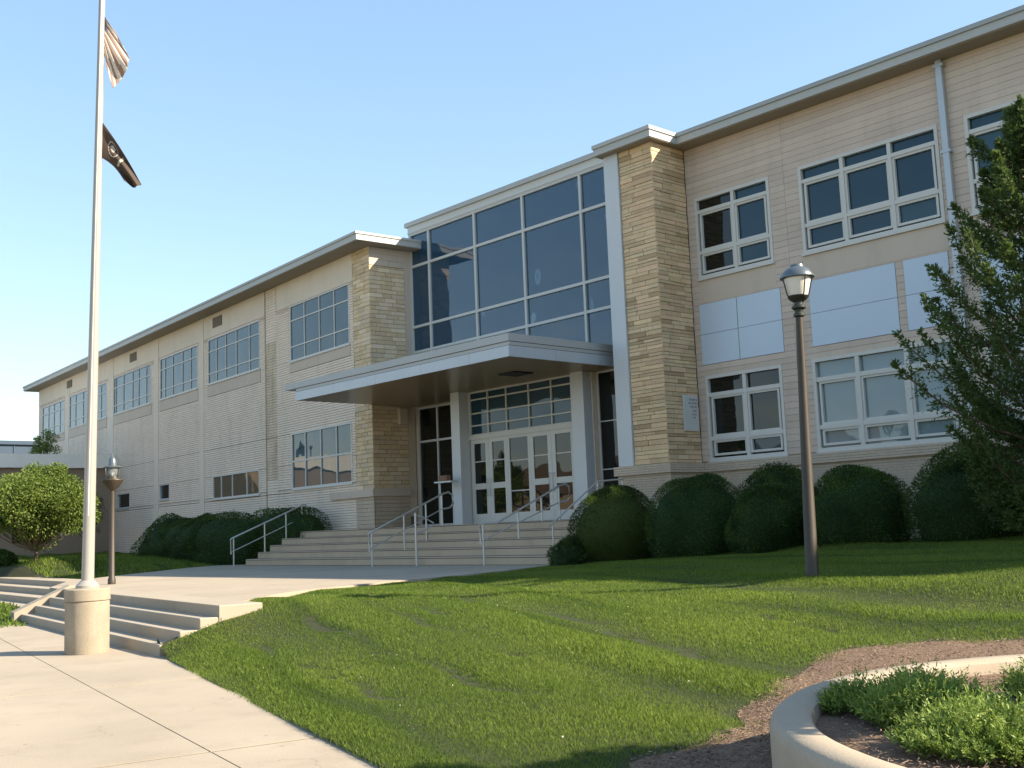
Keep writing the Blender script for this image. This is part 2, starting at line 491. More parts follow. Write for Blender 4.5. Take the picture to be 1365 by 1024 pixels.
# ------------------------------------------------------------------ terrain
ctrl = np.array([
    (-13.7, -15.97, .006), (-9.76, -17.02, .006), (-7.3, -17.74, .006), (-6.1, -18.08, .006), (-1, -19.5, .006), (5, -21.2, .006),
    (-12, -16.42, .006), (-3.5, -18.8, .006), (-13.6, -15.62, .14), (-14.0, -14.98, .42), (-14.45, -14.45, .56), (-13.9, -14.3, .50),
    (-4, -16, .1), (-5.8, -14.9, .17), (-6, -12, .36), (-2, -12.5, .45), (2, -14, .35), (2, -17, .12),
    (-8.3, -10.5, .56), (-9.7, -10.8, .5), (-8.5, -9.3, .68), (-5.6, -9.6, .80), (0, -9.5, .85), (6, -9.5, .9),
    (-11.3, -14.92, .36), (-6.56, -16.3, .16), (-12.4, -13.4, .47), (-9.0, -14.8, .3), (-13, -11, .58),
    (-15.0, -13.9, .555), (-16.3, -12.42, .545), (-16.75, -10.93, .545), (-17.2, -9.21, .545), (-17.58, -7.45, .55), (-18.75, -4.2, .56),
    (-17.5, -3.3, .63), (-15.2, -3.3, .74), (-13.3, -3.3, .81), (-11.35, -3.3, .93), (-9.4, -3.3, .97), (-5, -3.3, 1.05), (2, -3, 1.1),
    (-17, 0.5, .72), (-8, 0.5, 1.02), (5, 0.5, 1.12), (-19, 0.5, .58), (-12.5, -7, .72), (-6, -6.5, .95), (1, -6, 1.0), (-20, -8, .4),
    (-31, -9.5, .50), (-34.8, -5.4, .52), (-36.5, -3, .56), (-36.2, -9.8, 1.03), (-40, -9.8, 1.0), (-38, -8, 1.0), (-40.6, -3, .8), (-44.6, -7.1, .96), (-55, -5, 1.0), (-70, 0, 1.0), (-78, -6, 1.0),
    (-28.6, -11.5, .48), (-35, -11.1, .55), (-46, -10.5, .75), (-30, -13.6, .05), (-38, -13.4, .05), (-50, -13.2, .05), (-23.5, -14.6, .02), (-24, -17, .02), (-50, -18, .02), (-22.35, -14.6, -.012), (-22.35, -15.6, -.012), (-22.35, -17.5, -.012), (-22.35, -13.8, -.012),
    (-26, -8, .4), (-24.5, -12, .3), (-23, -10, .3), (-27, -10.5, .35), (-37, 1, .75), (-50, 1.5, .9), (-60, -14, .3), (-25.6, -13.5, .1), (-75, -14, .3)])


def _rbf():
    P = ctrl[:, :2]; n = len(P)
    d = np.linalg.norm(P[:, None] - P[None], axis=2)
    A = np.zeros((n + 3, n + 3)); A[:n, :n] = d + 0.02 * np.eye(n); A[:n, n:n + 2] = P; A[:n, n + 2] = 1
    A[n:n + 2, :n] = P.T; A[n + 2, :n] = 1
    b = np.zeros(n + 3); b[:n] = ctrl[:, 2]
    return np.linalg.solve(A, b)


_W = _rbf()
EP = np.array([-13.7, -15.97]); ED = np.array([7.6, -2.11]); ED = ED / np.linalg.norm(ED); EN = np.array([-ED[1], ED[0]])   # sidewalk edge, EN points to the lawn


def edge_d(x, y):
    return (x - EP[0]) * EN[0] + (y - EP[1]) * EN[1]


FURROWS = [(-12.9, -14.4, -6.6, -16.2, .04, .13), (-13.0, -13.3, -8.2, -14.95, .035, .12), (-13.3, -15.2, -9.4, -16.35, .035, .13), (-8.9, -13.2, -6.7, -14.0, .04, .11),
           (-12.4, -12.1, -8.6, -13.1, .03, .12), (-7.4, -12.0, -6.0, -12.5, .04, .10), (-14.2, -12.6, -11.2, -13.4, .03, .12), (-10.2, -16.0, -7.4, -16.8, .03, .11)]


def lawn_z(x, y):
    x = np.asarray(x, float); y = np.asarray(y, float)
    sh = x.shape; x = x.ravel(); y = y.ravel()
    out = np.empty(len(x))
    P = ctrl[:, :2]; n = len(P)
    for a in range(0, len(x), 40000):
        q = np.stack([x[a:a + 40000], y[a:a + 40000]], 1)
        d = np.sqrt(((q[:, None] - P[None]) ** 2).sum(2))
        out[a:a + 40000] = d @ _W[:n] + q @ _W[n:n + 2] + _W[n + 2]
    # shallow mower ruts and lumps
    q = x * 0.26 + y * 0.965
    lump = 0.026 * np.sin(q * 4.3 + 0.8 * np.sin(x * 0.7)) * (0.5 + 0.5 * np.sin(x * 0.45 + q * 1.7)) + 0.009 * np.sin(x * 2.3 + y * 1.1) * np.sin(y * 2.7 - x * 0.6)
    out += lump
    for (ax, ay, bx, by, dp, wd) in FURROWS:
        dx, dy = bx - ax, by - ay; L2 = dx * dx + dy * dy
        t = np.clip(((x - ax) * dx + (y - ay) * dy) / L2, 0, 1)
        wob = .05 * np.sin(t * 17 + ax)
        dd = np.hypot(x - ax - dx * t - dy / math.sqrt(L2) * wob, y - ay - dy * t + dx / math.sqrt(L2) * wob)
        out -= dp * np.exp(-(dd / wd) ** 2) * (.55 + .45 * np.sin(t * 9 + ay * 3))
    return out.reshape(sh)


def furrow_mask(x, y):
    m = np.zeros(len(x))
    for (ax, ay, bx, by, dp, wd) in FURROWS:
        dx, dy = bx - ax, by - ay; L2 = dx * dx + dy * dy
        t = np.clip(((x - ax) * dx + (y - ay) * dy) / L2, 0, 1)
        wob = .05 * np.sin(t * 17 + ax)
        dd = np.hypot(x - ax - dx * t - dy / math.sqrt(L2) * wob, y - ay - dy * t + dx / math.sqrt(L2) * wob)
        m = np.maximum(m, np.exp(-(dd / (wd * .6)) ** 2) * (.55 + .45 * np.sin(t * 9 + ay * 3)))
    return m


def valley(x, y):
    """soft mower swaths"""
    q = x * .26 + y * .965 + .12 * np.sin(x * .55) + .05 * np.sin(x * 1.9)
    v = np.exp(-(np.sin(q * 2.9) / .42) ** 2)
    return v * np.clip(.55 + .6 * np.sin(x * .5 + q * 2.1), 0, 1)


def under_slabs(o, polys, drop=.5, margin=.2):
    n = len(o.data.vertices); co = np.empty(n * 3, np.float32); o.data.vertices.foreach_get('co', co); co = co.reshape(-1, 3)
    for P in polys:
        P = np.array(P); inn = np.ones(n, bool)
        for a in np.linspace(0, 2 * np.pi, 8, endpoint=False):
            inn &= inside(P, co[:, 0] + margin * math.cos(a), co[:, 1] + margin * math.sin(a))
        co[inn, 2] -= drop
    o.data.vertices.foreach_set('co', co.ravel()); o.data.update()


def inside(P, x, y):
    r = np.zeros(len(x), bool); j = len(P) - 1
    for i in range(len(P)):
        xi, yi = P[i]; xj, yj = P[j]
        c = ((yi > y) != (yj > y)) & (x < (xj - xi) * (y - yi) / (yj - yi + 1e-12) + xi)
        r ^= c; j = i
    return r


def lz(x, y):
    return float(lawn_z(np.array([x]), np.array([y]))[0])


def grid_surface(name, x0, x1, y0, y1, step, m, dz=0.0):
    nx = int((x1 - x0) / step) + 1; ny = int((y1 - y0) / step) + 1
    gx, gy = np.meshgrid(np.linspace(x0, x1, nx), np.linspace(y0, y1, ny))
    gz = lawn_z(gx, gy) + dz
    V = np.stack([gx.ravel(), gy.ravel(), gz.ravel()], 1)
    i = np.arange(nx * ny).reshape(ny, nx)
    F = np.stack([i[:-1, :-1].ravel(), i[:-1, 1:].ravel(), i[1:, 1:].ravel(), i[1:, :-1].ravel()], 1)
    o = npmesh(name, V, F, m)
    o.data.polygons.foreach_set('use_smooth', [True] * len(o.data.polygons))
    return o


def bisect(o, co, no):
    bm = bmesh.new(); bm.from_mesh(o.data)
    bmesh.ops.bisect_plane(bm, geom=bm.verts[:] + bm.edges[:] + bm.faces[:], plane_co=co, plane_no=no, clear_inner=True)
    bm.to_mesh(o.data); bm.free()


g = MB(); g.v = [(-900, -900, -.09), (900, -900, -.09), (900, 900, -.09), (-900, 900, -.09)]; g.f = [(0, 1, 2, 3)]
tag(g.build('ground', 'ground'), kind='structure')
lawn = tag(grid_surface('lawn', -19.2, 8, -22, 0.6, 0.14, 'turf_base'), kind='structure')
bisect(lawn, (EP[0], EP[1], 0), (EN[0], EN[1], 0))
lawn2 = tag(grid_surface('lawn', -80, -22.35, -18, 2.6, 0.5, 'turf_base'), kind='structure')

# sidewalk: base strip and its poured slabs
sb = MB(); sb.box((-22.3, 30, -.3), (9, 13.5, -.006))
sidewalk = tag(sb.build('sidewalk', 'joint'), kind='structure')
e1 = np.array([.981, -.194]); SF = Frame(-11.88, -17.66, math.atan2(-.194, .981))
for i in range(-3, 5):
    for j in range(-5, 2):
        a = i * 4.4; b = j * 2.6
        cx, cy, _ = SF.p(a + 2.2, -(b + 1.3), 0)
        if -28 < cx < 9 and -31 < cy < -12.6:
            block('slab', 'concrete', SF, a + .022, a + 4.378, -(b + 2.594), -(b + .006), -.1, rng.uniform(-.002, .002), sidewalk)

# upper plaza
def catmull(P, n=5):
    out = []
    for i in range(len(P) - 1):
        p0, p1, p2, p3 = [np.array(P[max(0, min(len(P) - 1, k))]) for k in (i - 1, i, i + 1, i + 2)]
        for t in np.linspace(0, 1, n, endpoint=False):
            out.append(tuple(.5 * ((2 * p1) + (p2 - p0) * t + (2 * p0 - 5 * p1 + 4 * p2 - p3) * t * t + (3 * p1 - p0 - 3 * p2 + p3) * t ** 3)))
    return out + [tuple(P[-1])]


PLAZA = catmull([(-14.10, -15.06), (-14.95, -14.15), (-16.2, -12.62), (-16.75, -10.93), (-17.2, -9.21), (-17.58, -7.45), (-18.3, -5.4), (-18.75, -4.0)]) + [
         (-18.75, 0.3), (-33.6, 0.3), (-33.6, -2.2), (-36.43, -3.0), (-34.84, -5.48), (-30.66, -9.72), (-28.5, -11.76), (-25.0, -13.45), (-23.6, -13.68)]


def smooth_poly(P, n=3):
    return P


p = MB(); p.prism(PLAZA, -.05, .60)
tag(p.build('plaza', 'concrete'), kind='structure')

# ------------------------------------------------------------------ plaza steps
E1 = np.array([-.9895, .144]); NB = np.array([.144, .9895]); R0 = np.array([-14.23, -15.86])
PF = Frame(R0[0], R0[1], math.atan2(NB[0] * 0 - .144, .9895))    # s towards +X, o outward (front)
STEPS = [PF.p(a, b, 0)[:2] for a, b in ((-9.6, .02), (0, .02), (0, -1.5), (-9.6, -1.5))]
STEPS_X = [PF.p(a, b, 0)[:2] for a, b in ((-10.05, .15), (0, .15), (0, -1.7), (-10.05, -1.7))]
TERR = [(-25.6, -13.62), (-49.5, -11.6), (-49.5, -9.6), (-25.6, -11.3)]
under_slabs(lawn, [PLAZA, STEPS], margin=.12)
under_slabs(lawn2, [PLAZA, TERR], margin=.3)
steps = empty('plaza_steps', (-18.9, -15.0, 0), 'four broad pale concrete steps rising from the sidewalk to the plaza', 'steps')
for i in range(4):
    m = MB(); back = .27 * (i + 1) + (.05 if i < 3 else .35)
    m.box((-9.55, -.27 * i - .0, -.04), (.0, -back, .15 * (i + 1) + (.003 if i == 3 else 0)), PF)
    m.build('step', 'concrete_step', steps, bevel=.012)
m = MB(); n = len(m.v)
prof = [(.12, -.04), (.12, .19), (-.95, .67), (-1.5, .67), (-1.5, -.04)]
for s in (-9.95, -9.556):
    for o, z in prof:
        m.v.append(PF.p(s, o, z))
k = len(prof)
m.f += [tuple(range(k))[::-1], tuple(range(k, 2 * k))] + [(i, (i + 1) % k, k + (i + 1) % k, k + i) for i in range(k)]
m.build('cheek_wall', 'concrete', steps)

terr = empty('terrace_steps', (-33, -12.5, 0), 'long low concrete terrace steps between the lawns beyond the cheek wall', 'steps')
TF = Frame(-25.4, -13.62, math.atan2(-.072, .997) - 0.02)
for i in range(4):
    m = MB(); m.box((-24, -.52 * i, -.04), (-.3, -.52 * i - .54 - (.2 if i == 3 else 0), .15 * (i + 1) - (.009 if i == 3 else 0)), TF)
    m.build('step', 'concrete_step', terr, bevel=.012)

# ------------------------------------------------------------------ school building
B = empty('school_building', (-24, 0, .6), 'long two-storey tan school building with stone piers, tall glazed entrance and flat canopy', 'building')
EAVE0, EAVE1 = 11.06, 11.36
TH = -0.0788352; LP = -30.04; YPL = -1.30
LA = math.atan(TH)
LF = Frame(LP, YPL, LA)


def sL(x):
    return (x - LP) / math.cos(LA)


def window(fr, s0, s1, z0, z1, cols, rws, glass, fw=.07, mw=.045, rec=.10, sash=None, sill=True, frame_mat='white_frame', name='window', parent=None, skip=()):
    parent = parent or B
    m = MB()
    o0, o1 = -rec - .02, .015
    m.box((s0, o0, z0), (s0 + fw, o1, z1), fr).box((s1 - fw, o0, z0), (s1, o1, z1), fr)
    m.box((s0 + fw, o0, z1 - fw), (s1 - fw, o1, z1), fr).box((s0 + fw, o0, z0), (s1 - fw, o1, z0 + fw), fr)
    w = m.build(name, frame_mat, parent)
    for c in cols:
        MB().box((c - mw / 2, o0 + .01, z0 + fw), (c + mw / 2, o1 - .008, z1 - fw), fr).build('mullion', frame_mat, w)
    for r in rws:
        MB().box((s0 + fw, o0 + .012, r - mw / 2), (s1 - fw, o1 - .012, r + mw / 2), fr).build('transom_bar', frame_mat, w)
    cs = [s0 + fw] + list(cols) + [s1 - fw]; rs = [z0 + fw] + list(rws) + [z1 - fw]
    for i in range(len(cs) - 1):
        for j in range(len(rs) - 1):
            gl = glass(i, j) if callable(glass) else glass
            t = rng.uniform(-.0015, .0015, 2)
            a = MB().box((cs[i], -rec, rs[j]), (cs[i + 1], -rec + .012, rs[j + 1]), fr)
            a.build('pane', gl, w)
            if sash and j in sash:
                q = MB(); d = .055; x0 = cs[i] + mw / 2; x1 = cs[i + 1] - mw / 2; y0 = rs[j] + mw / 2; y1 = rs[j + 1] - mw / 2
                q.box((x0, -rec + .012, y0), (x0 + d, -.02, y1), fr).box((x1 - d, -rec + .012, y0), (x1, -.02, y1), fr)
                q.box((x0 + d, -rec + .012, y0), (x1 - d, -.022, y0 + d), fr).box((x0 + d, -rec + .012, y1 - d), (x1 - d, -.022, y1), fr)
                q.build('sash', frame_mat, w)
    if sill:
        MB().box((s0 - .02, -.05, z0 - .05), (s1 + .02, .06, z0 - .004), fr).build('sill', frame_mat, w)
    return w


# ---- right wing (plane y = 0)
RB = [(-17.31, -15.03, [-16.13]), (-14.20, -10.71, [-13.05, -11.86]), (-10.12, -6.63, [-8.97, -7.78]), (-5.9, -2.4, [-4.75, -3.56])]
UP = (7.59, 9.71, [8.26, 9.33]); LO = (2.94, 5.09, [3.50, 4.60])
ops_r = []
for a, b, c in RB:
    ops_r += [(a, b, UP[0], UP[1]), (a, b, LO[0], LO[1])]
panels = [(-17.36, -16.20), (-16.19, -14.92), (-14.14, -11.94), (-11.75, -10.72), (-10.1, -7.9), (-7.7, -6.65), (-5.9, -3.7)]
pan_ops = [(a, b, 5.37, 6.93) for a, b in panels]
w = MB()
for a, b, c, d in cells(-17.56, 9, .3, EAVE0, [(q[0], q[1], q[2], q[3]) for q in ops_r]):
    w.box((a, -.35, c), (b, -.03, d))
wall_r = w.build('wall', 'mortar_light', B)
X_END = -3.0
BAND_Z = 6.95
for (a, b, c, d) in rows(-17.56, X_END, 2.93, EAVE0, ops_r + pan_ops, .152):
    sp = [a] + [x for x in (-14.60, -10.62, -6.25) if a + .1 < x < b - .1] + [b]
    for s0, s1 in zip(sp[:-1], sp[1:]):
        block('stone_course', 'limestone', WF, s0 + .003, s1 - .003, -.03, rng.uniform(-.001, .003), c + .0032, d - .0032, wall_r)
# plain far end of the wall out of the photograph
MB().box((X_END, -.03, 2.93), (9, 0, EAVE0)).build('end_facing', 'limestone_smooth', wall_r)
for (a, b) in panels:
    for (c, d) in ((5.38, 6.145), (6.155, 6.925)):
        MB().box((a + .006, -.03, c), (b - .006, .012, d)).build('panel', 'blue_panel', wall_r)
# smooth band under upper windows
for (a, b, c) in RB[:3]:
    MB().box((a - .02, -.03, 6.97), (b + .02, .006, 7.53)).build('spandrel', 'limestone_smooth', wall_r)
bb = MB(); z = .35
while z < 2.66:
    bb.box((-17.6, -.03, z + .004), (9, .0, z + .058)); z += .062
tag(bb.build('base_brick_courses', 'brick_base', wall_r), kind='stuff')
be = MB(); z = 2.68
for z in np.arange(2.68, 2.90, .058):
    be.box((-17.6, -.03, z + .003), (9, .075, z + .055))
be.build('belt_course', 'brick_base', B)


def gl_r_up(i, j):
    return 'glass_blue'


for k, (a, b, c) in enumerate(RB):
    if k == 0:
        window(WF, a, b, UP[0], UP[1], c, UP[2], lambda i, j: 'glass_dark' if i == 0 else 'glass_blue', sash=(0, 1), mw=.09, fw=.08)
        window(WF, a, b, LO[0], LO[1], c, LO[2], lambda i, j: 'glass_dark' if j > 0 else ('glass_dark', 'glass_blue')[i], sash=(0, 1), mw=.10, fw=.08)
    else:
        window(WF, a, b, UP[0], UP[1], c, UP[2], lambda i, j: ('glass_blue', 'glass_blue_pale')[(i * 2 + j * 3 + k) % 5 == 0], sash=(0, 1), mw=.09, fw=.08)
        window(WF, a, b, LO[0], LO[1], c, LO[2], 'glass_blind', sash=(0, 1), mw=.10, fw=.08)

# eaves of right wing
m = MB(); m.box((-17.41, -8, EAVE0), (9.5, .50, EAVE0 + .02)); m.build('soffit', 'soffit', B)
m = MB(); m.box((-17.41, -8, EAVE0 + .02), (9.5, .54, EAVE0 + .20)); m.build('fascia', 'fascia', B)
m = MB(); m.box((-17.41, -8, EAVE0 + .20), (9.5, .58, EAVE1)); m.build('gravel_stop', 'fascia_dark', B)
m = MB(); m.box((-17.3, -8, .3), (9, -7.8, EAVE0)); m.build('rear_wall', 'limestone_smooth', B)
m = MB(); m.box((8.8, -8, .3), (9, -.36, EAVE0)); m.build('end_wall', 'limestone_smooth', B)
# downspout
m = MB(); m.box((-10.58, .02, 2.9), (-10.44, .14, EAVE0)); ds = m.build('downspout', 'downspout', B, bevel=.01)
for z in (4.0, 6.3, 7.0, 9.0, 10.9):
    MB().box((-10.62, .0, z), (-10.40, .15, z + .06)).build('bracket', 'downspout', ds)

# ---- right pier
pier_r = MB().box((-19.23, -.3, .4), (-17.60, 1.27, 2.66)).box((-19.21, -.3, 2.66), (-17.59, 1.27, EAVE0 + .1)).build('pier', 'mortar_dark', B)


STONES = {}


def lay_stones(pname, keep):
    L = sorted(STONES[pname], key=lambda q: -q[0])
    for q in L[:keep]:
        block('stone', *q[1:])
    mb = MB(); tn = []
    for q in L[keep:]:
        mb.box((q[3], q[5], q[7]), (q[4], q[6], q[8]), q[2]); tn += [(.2 if q[1].endswith('dark') else rng.uniform(.55, .95))] * 8
    o = mb.build('small_stones', 'small_stone', L[0][9])
    a = o.data.attributes.new('tint', 'FLOAT', 'POINT'); a.data.foreach_set('value', np.array(tn, dtype=np.float32))
    tag(o, kind='stuff')
    return len(L)


def stone_face(fr, s0, s1, z0, z1, parent, m, rh=.135, lmin=.35, lmax=.8, depth=.03, hv=.2):
    z = z0; k = 0
    while z < z1 - .04:
        h = rng.uniform(1 - hv, 1 + hv) * rh
        if z + h > z1 - .05:
            h = z1 - z
        s = s0
        first = True
        while s < s1 - .02:
            l = rng.uniform(lmin, lmax)
            if first and k % 2:
                l *= .55
            first = False
            if s + l > s1 - .22:
                l = s1 - s
            o1 = rng.uniform(-.004, .018)
            STONES.setdefault(parent.name, []).append((l * h, 'pier_stone_dark' if m == 'pier_stone' and rng.random() < .09 else m, fr, s + .006, s + l - .006, -depth, o1, z + .006, z + h - .006, parent))
            s += l
        z += h; k += 1


FP = Frame(0, -1.30)                                   # pier front
FS = Frame(-17.56, -1.30, math.pi / 2)                 # pier right side: s runs back (+y), o towards +x
stone_face(FP, -18.66, -17.56, 2.92, EAVE0, pier_r, 'pier_stone', .105, .3, .8, hv=.3)
stone_face(FS, 0.0, 1.27, 2.92, EAVE0, pier_r, 'pier_stone', .105, .3, .8, hv=.3)
bb = MB()
for z in np.arange(.45, 2.66, .062):
    bb.box((-19.26, 1.27, z + .004), (-17.53, 1.30, z + .058)).box((-17.575, .0, z + .004), (-17.53, 1.268, z + .058))
tag(bb.build('base_brick_courses', 'brick_base', pier_r), kind='stuff')
be = MB()
for z in np.arange(2.68, 2.90, .058):
    be.box((-19.32, -.1, z + .003), (-17.45, 1.39, z + .055))
be.build('belt_course', 'brick_base', B)
MB().box((-19.16, 1.24, 2.915), (-18.675, 1.36, EAVE0)).build('white_pilaster', 'white_metal', B)
# pier roof
m = MB(); m.box((-19.26, -.6, EAVE0 + .001), (-17.36, 1.56, EAVE0 + .021)); m.build('soffit', 'soffit', B)
m = MB(); m.box((-19.28, -.6, EAVE0 + .021), (-17.34, 1.60, EAVE0 + .203)); m.build('fascia', 'fascia', B)
m = MB(); m.box((-19.30, -.6, EAVE0 + .203), (-17.31, 1.64, EAVE1 + .004)); m.build('gravel_stop', 'fascia', B)
# plaque on pier side
pl = MB().box((.62, .018, 3.71), (1.18, .06, 4.61), FS).build('plaque', 'plaque', B, bevel=.006)
LROWS = ['DEDIC', 'EDU', 'CAT', 'ION']
let = MB()
rows_txt = [(4.50, .25, .56, 6, .055), (4.41, .20, .56, 7, .04), (4.32, .26, .54, 4, .06), (4.22, .36, .54, 3, .05), (4.13, .34, .54, 3, .045), (4.05, .36, .48, 2, .04)]
for zc, a, b, n_, h in rows_txt:
    for q in range(n_):
        s = .60 + a + (b - a) * q / n_
        wl = (b - a) / n_ * .55
        let.box((s, .058, zc - h / 2), (s + wl * .3, .066, zc + h / 2), FS)
        if q % 2 == 0:
            let.box((s + wl * .3, .058, zc + h / 2 - .012), (s + wl, .065, zc + h / 2), FS)
        else:
            let.box((s + wl * .3, .058, zc - .006), (s + wl, .065, zc + .006), FS).box((s + wl * .8, .058, zc - h / 2), (s + wl, .0655, zc + h / 2), FS)
let.build('lettering', 'letter', pl)

# ---- centre: curtain wall at y = .36
GF = Frame(0, .36)
GX0, GX1 = -29.95, -18.4
gcols = [-28.91, -26.51, -24.21, -21.72, -19.6]
cw = window(GF, GX0, GX1, 6.25, 11.66, gcols, [7.53, 8.40, 10.51], 'glass_clear', fw=.06, mw=.085, rec=.07, sill=False, frame_mat='white_frame', name='curtain_wall')
MB().box((-30.0, -.1, 11.66), (-19.2, .03, 11.93), GF).build('head_panel', 'white_frame', B)
MB().box((-30.0, -.1, 11.70), (-19.2, .05, 11.72), GF).build('head_trim', 'alu', B)
MB().box((-30.1, -8, 11.93), (-19.15, .10, 12.08), GF).build('roof_edge', 'fascia', B)
for s0, s1 in ((-30.0, -29.95), (-18.4, -18.35)):
    MB().box((s0, -8, 5.0), (s1, -.0, 11.95), GF).build('lobby_side_wall', 'interior', B)
# lobby behind the glass
MB().box((-29.9, -3.6, 6.0), (-18.4, -3.5, 11.6), GF).build('lobby_wall', 'interior', B)
MB().box((-29.9, -3.5, 6.0), (-18.4, -.3, 6.2), GF).build('lobby_floor', 'interior', B)
MB().box((-29.9, -3.5, 11.62), (-18.4, -.12, 11.7), GF).build('lobby_ceiling', 'interior', B)
for s0, s1 in ((-28.6, -27.65), (-27.6, -26.6), (-26.1, -25.15), (-25.0, -24.4), (-23.9, -22.75), (-22.6, -21.95), (-21.4, -19.6)):
    MB().box((s0, -.75, 6.3), (s1, -.70, 9.45), GF).build('lobby_panel', 'interior_panel', B)
MB().box((-28.8, -.76, 9.46), (-18.6, -.68, 9.52), GF).build('lobby_rail', 'interior_frame', B)
for s0 in (-27.62, -25.08, -22.68):
    MB().box((s0 - .03, -.74, 6.3), (s0 + .03, -.66, 9.46), GF).build('lobby_post', 'interior_frame', B)

# ---- left wing
ops_l = []
WINS = [(-35.9, -31.42, 7.95, 10.07, [-34.76, -33.6, -32.5], [8.50, 9.49]),
        (-43.69, -38.54, 8.08, 10.02, [-42.81, -41.84, -40.78, -39.51], [8.52, 9.48]),
        (-49.41, -44.86, 8.08, 10.02, [-48.81, -47.84, -46.65, -45.68], [8.52, 9.48]),
        (-56.08, -50.63, 8.08, 10.0, [-55.76, -54.6, -53.26, -52.38, -51.31], [8.52, 9.45]),
        (-63.8, -57.22, 8.08, 9.95, [-62.69, -61.3, -59.5, -58.17], [8.52, 9.42]),
        (-69.4, -64.75, 8.0, 9.9, [-68.11, -66.95, -65.74], [8.52, 9.4])]
LOWW = [(-35.9, -31.42, 3.20, 5.27, [-34.83, -33.65, -32.5], [4.22]),
        (-43.23, -38.70, 3.16, 4.13, [-42.38, -41.27, -39.86], []),
        (-49.46, -48.24, 3.41, 4.10, [], []),
        (-55.37, -53.57, 3.22, 3.95, [], [])]
for q in WINS + LOWW:
    ops_l.append((sL(q[0]), sL(q[1]), q[2], q[3]))
S_END = sL(-70.25)
w = MB()
for a, b, c, d in cells(S_END, -.3, .3, EAVE0, ops_l):
    w.box((a, -.4, c), (b, -.035, d), LF)
wall_l = w.build('wall', 'mortar', B)
# brick courses below the sill line
pil = [(-50.19, -49.60), (-44.66, -44.17), (-56.9, -56.11), (-64.66, -63.91), (-38.10, -37.98), (-37.98, -37.10)]
pil_ops = [(sL(a), sL(b), .3, EAVE0) for a, b in pil]
sill_ops = [(sL(q[0] - .05), sL(q[1] + .05), 7.53, q[2]) for q in WINS]
lop = ops_l + pil_ops + sill_ops
bc = MB()
for (a, b, c, d) in rows(S_END, sL(-31.16), .45, 10.08, lop, .088):
    bc.box((a + .004, -.035, c + .008), (b - .004, rng.uniform(-.002, .007), d - .008), LF)
tag(bc.build('brick_courses', 'brick_buff', wall_l), kind='stuff')
# smooth frieze slabs over the windows
edges = [-70.25, -64.66, -63.91, -56.9, -56.11, -50.19, -49.60, -44.66, -44.17, -38.10]
for a, b in zip(edges[:-1], edges[1:]):
    if b - a > 1:
        MB().box((sL(a) + .006, -.035, 10.09), (sL(b) - .006, .006, EAVE0), LF).build('frieze_slab', 'limestone_left', wall_l)
MB().box((sL(-37.05) + .006, -.035, 10.09), (sL(-31.16) - .006, .006, EAVE0), LF).build('frieze_slab', 'limestone_left', wall_l)
for (a, b, c, d) in rows(sL(-37.98), sL(-37.10), .45, EAVE0, [], .106):
    block('brick_course', 'brick_stained' if 3.6 < c < 8.9 else 'brick_buff', LF, a + .004, b - .004, -.035, rng.uniform(-.002, .004), c + .008, d - .008, wall_l)
for a, b in pil[:4]:
    MB().box((sL(a) + .006, -.035, .4), (sL(b) - .006, .02, EAVE0), LF).build('pilaster', 'limestone_left', wall_l)
for q in WINS:
    mid = (q[0] + q[1]) / 2
    for a, b in ((q[0] - .05, mid), (mid, q[1] + .05)):
        MB().box((sL(a) + .005, -.035, 7.54), (sL(b) - .005, .022, q[2] - .055), LF).build('sill_slab', 'limestone_smooth', wall_l)
for zz in (5.27, 3.10):
    MB().box((S_END, -.03, zz - .02), (sL(-36.0), .0075, zz), LF).build('shelf_joint', 'mortar_dark', wall_l)
for k, q in enumerate(WINS):
    window(LF, sL(q[0]), sL(q[1]), q[2], q[3], [sL(c) for c in q[4]], q[5], 'glass_left', fw=.05, mw=.045, rec=.035)
window(LF, sL(-35.9), sL(-31.42), 3.20, 5.27, [sL(c) for c in LOWW[0][4]], [4.22], 'glass_left', fw=.06, mw=.055, rec=.04)
q = LOWW[1]
window(LF, sL(q[0]), sL(q[1]), q[2], q[3], [sL(c) for c in q[4]], [], 'glass_tan_reflection', fw=.05, mw=.055, rec=.04)
for q in LOWW[2:]:
    window(LF, sL(q[0]), sL(q[1]), q[2], q[3], [], [], 'glass_dark', fw=.04, rec=.08, frame_mat='alu')
for a in (-43.14, -53.6, -64.3):
    v = MB().box((sL(a), -.02, 10.45), (sL(a + .95), .03, 10.88), LF).build('vent', 'vent', B)
    for z in (10.50, 10.58, 10.66, 10.74, 10.82):
        MB().box((sL(a) + .03, .03, z), (sL(a + .95) - .03, .045, z + .035), LF).build('louvre', 'vent', v)
# eaves left wing
sE = sL(-70.9)
sC = .55
m = MB(); m.box((sE, -8, EAVE0), (sC - .06, .72, EAVE0 + .02), LF); m.build('soffit', 'soffit', B)
m = MB(); m.box((sE - .05, -8, EAVE0 + .02), (sC - .03, .76, EAVE0 + .22), LF); m.build('fascia', 'fascia', B)
m = MB(); m.box((sE - .08, -8, EAVE0 + .22), (sC, .80, EAVE1), LF); m.build('gravel_stop', 'fascia', B)
m = MB(); m.box((S_END, -8, .3), (S_END + .2, -.4, EAVE0), LF); m.build('end_wall', 'limestone_left', B)
m = MB(); m.box((S_END + .2, -8, .3), (-.4, -7.8, EAVE0), LF); m.build('rear_wall', 'limestone_left', B)
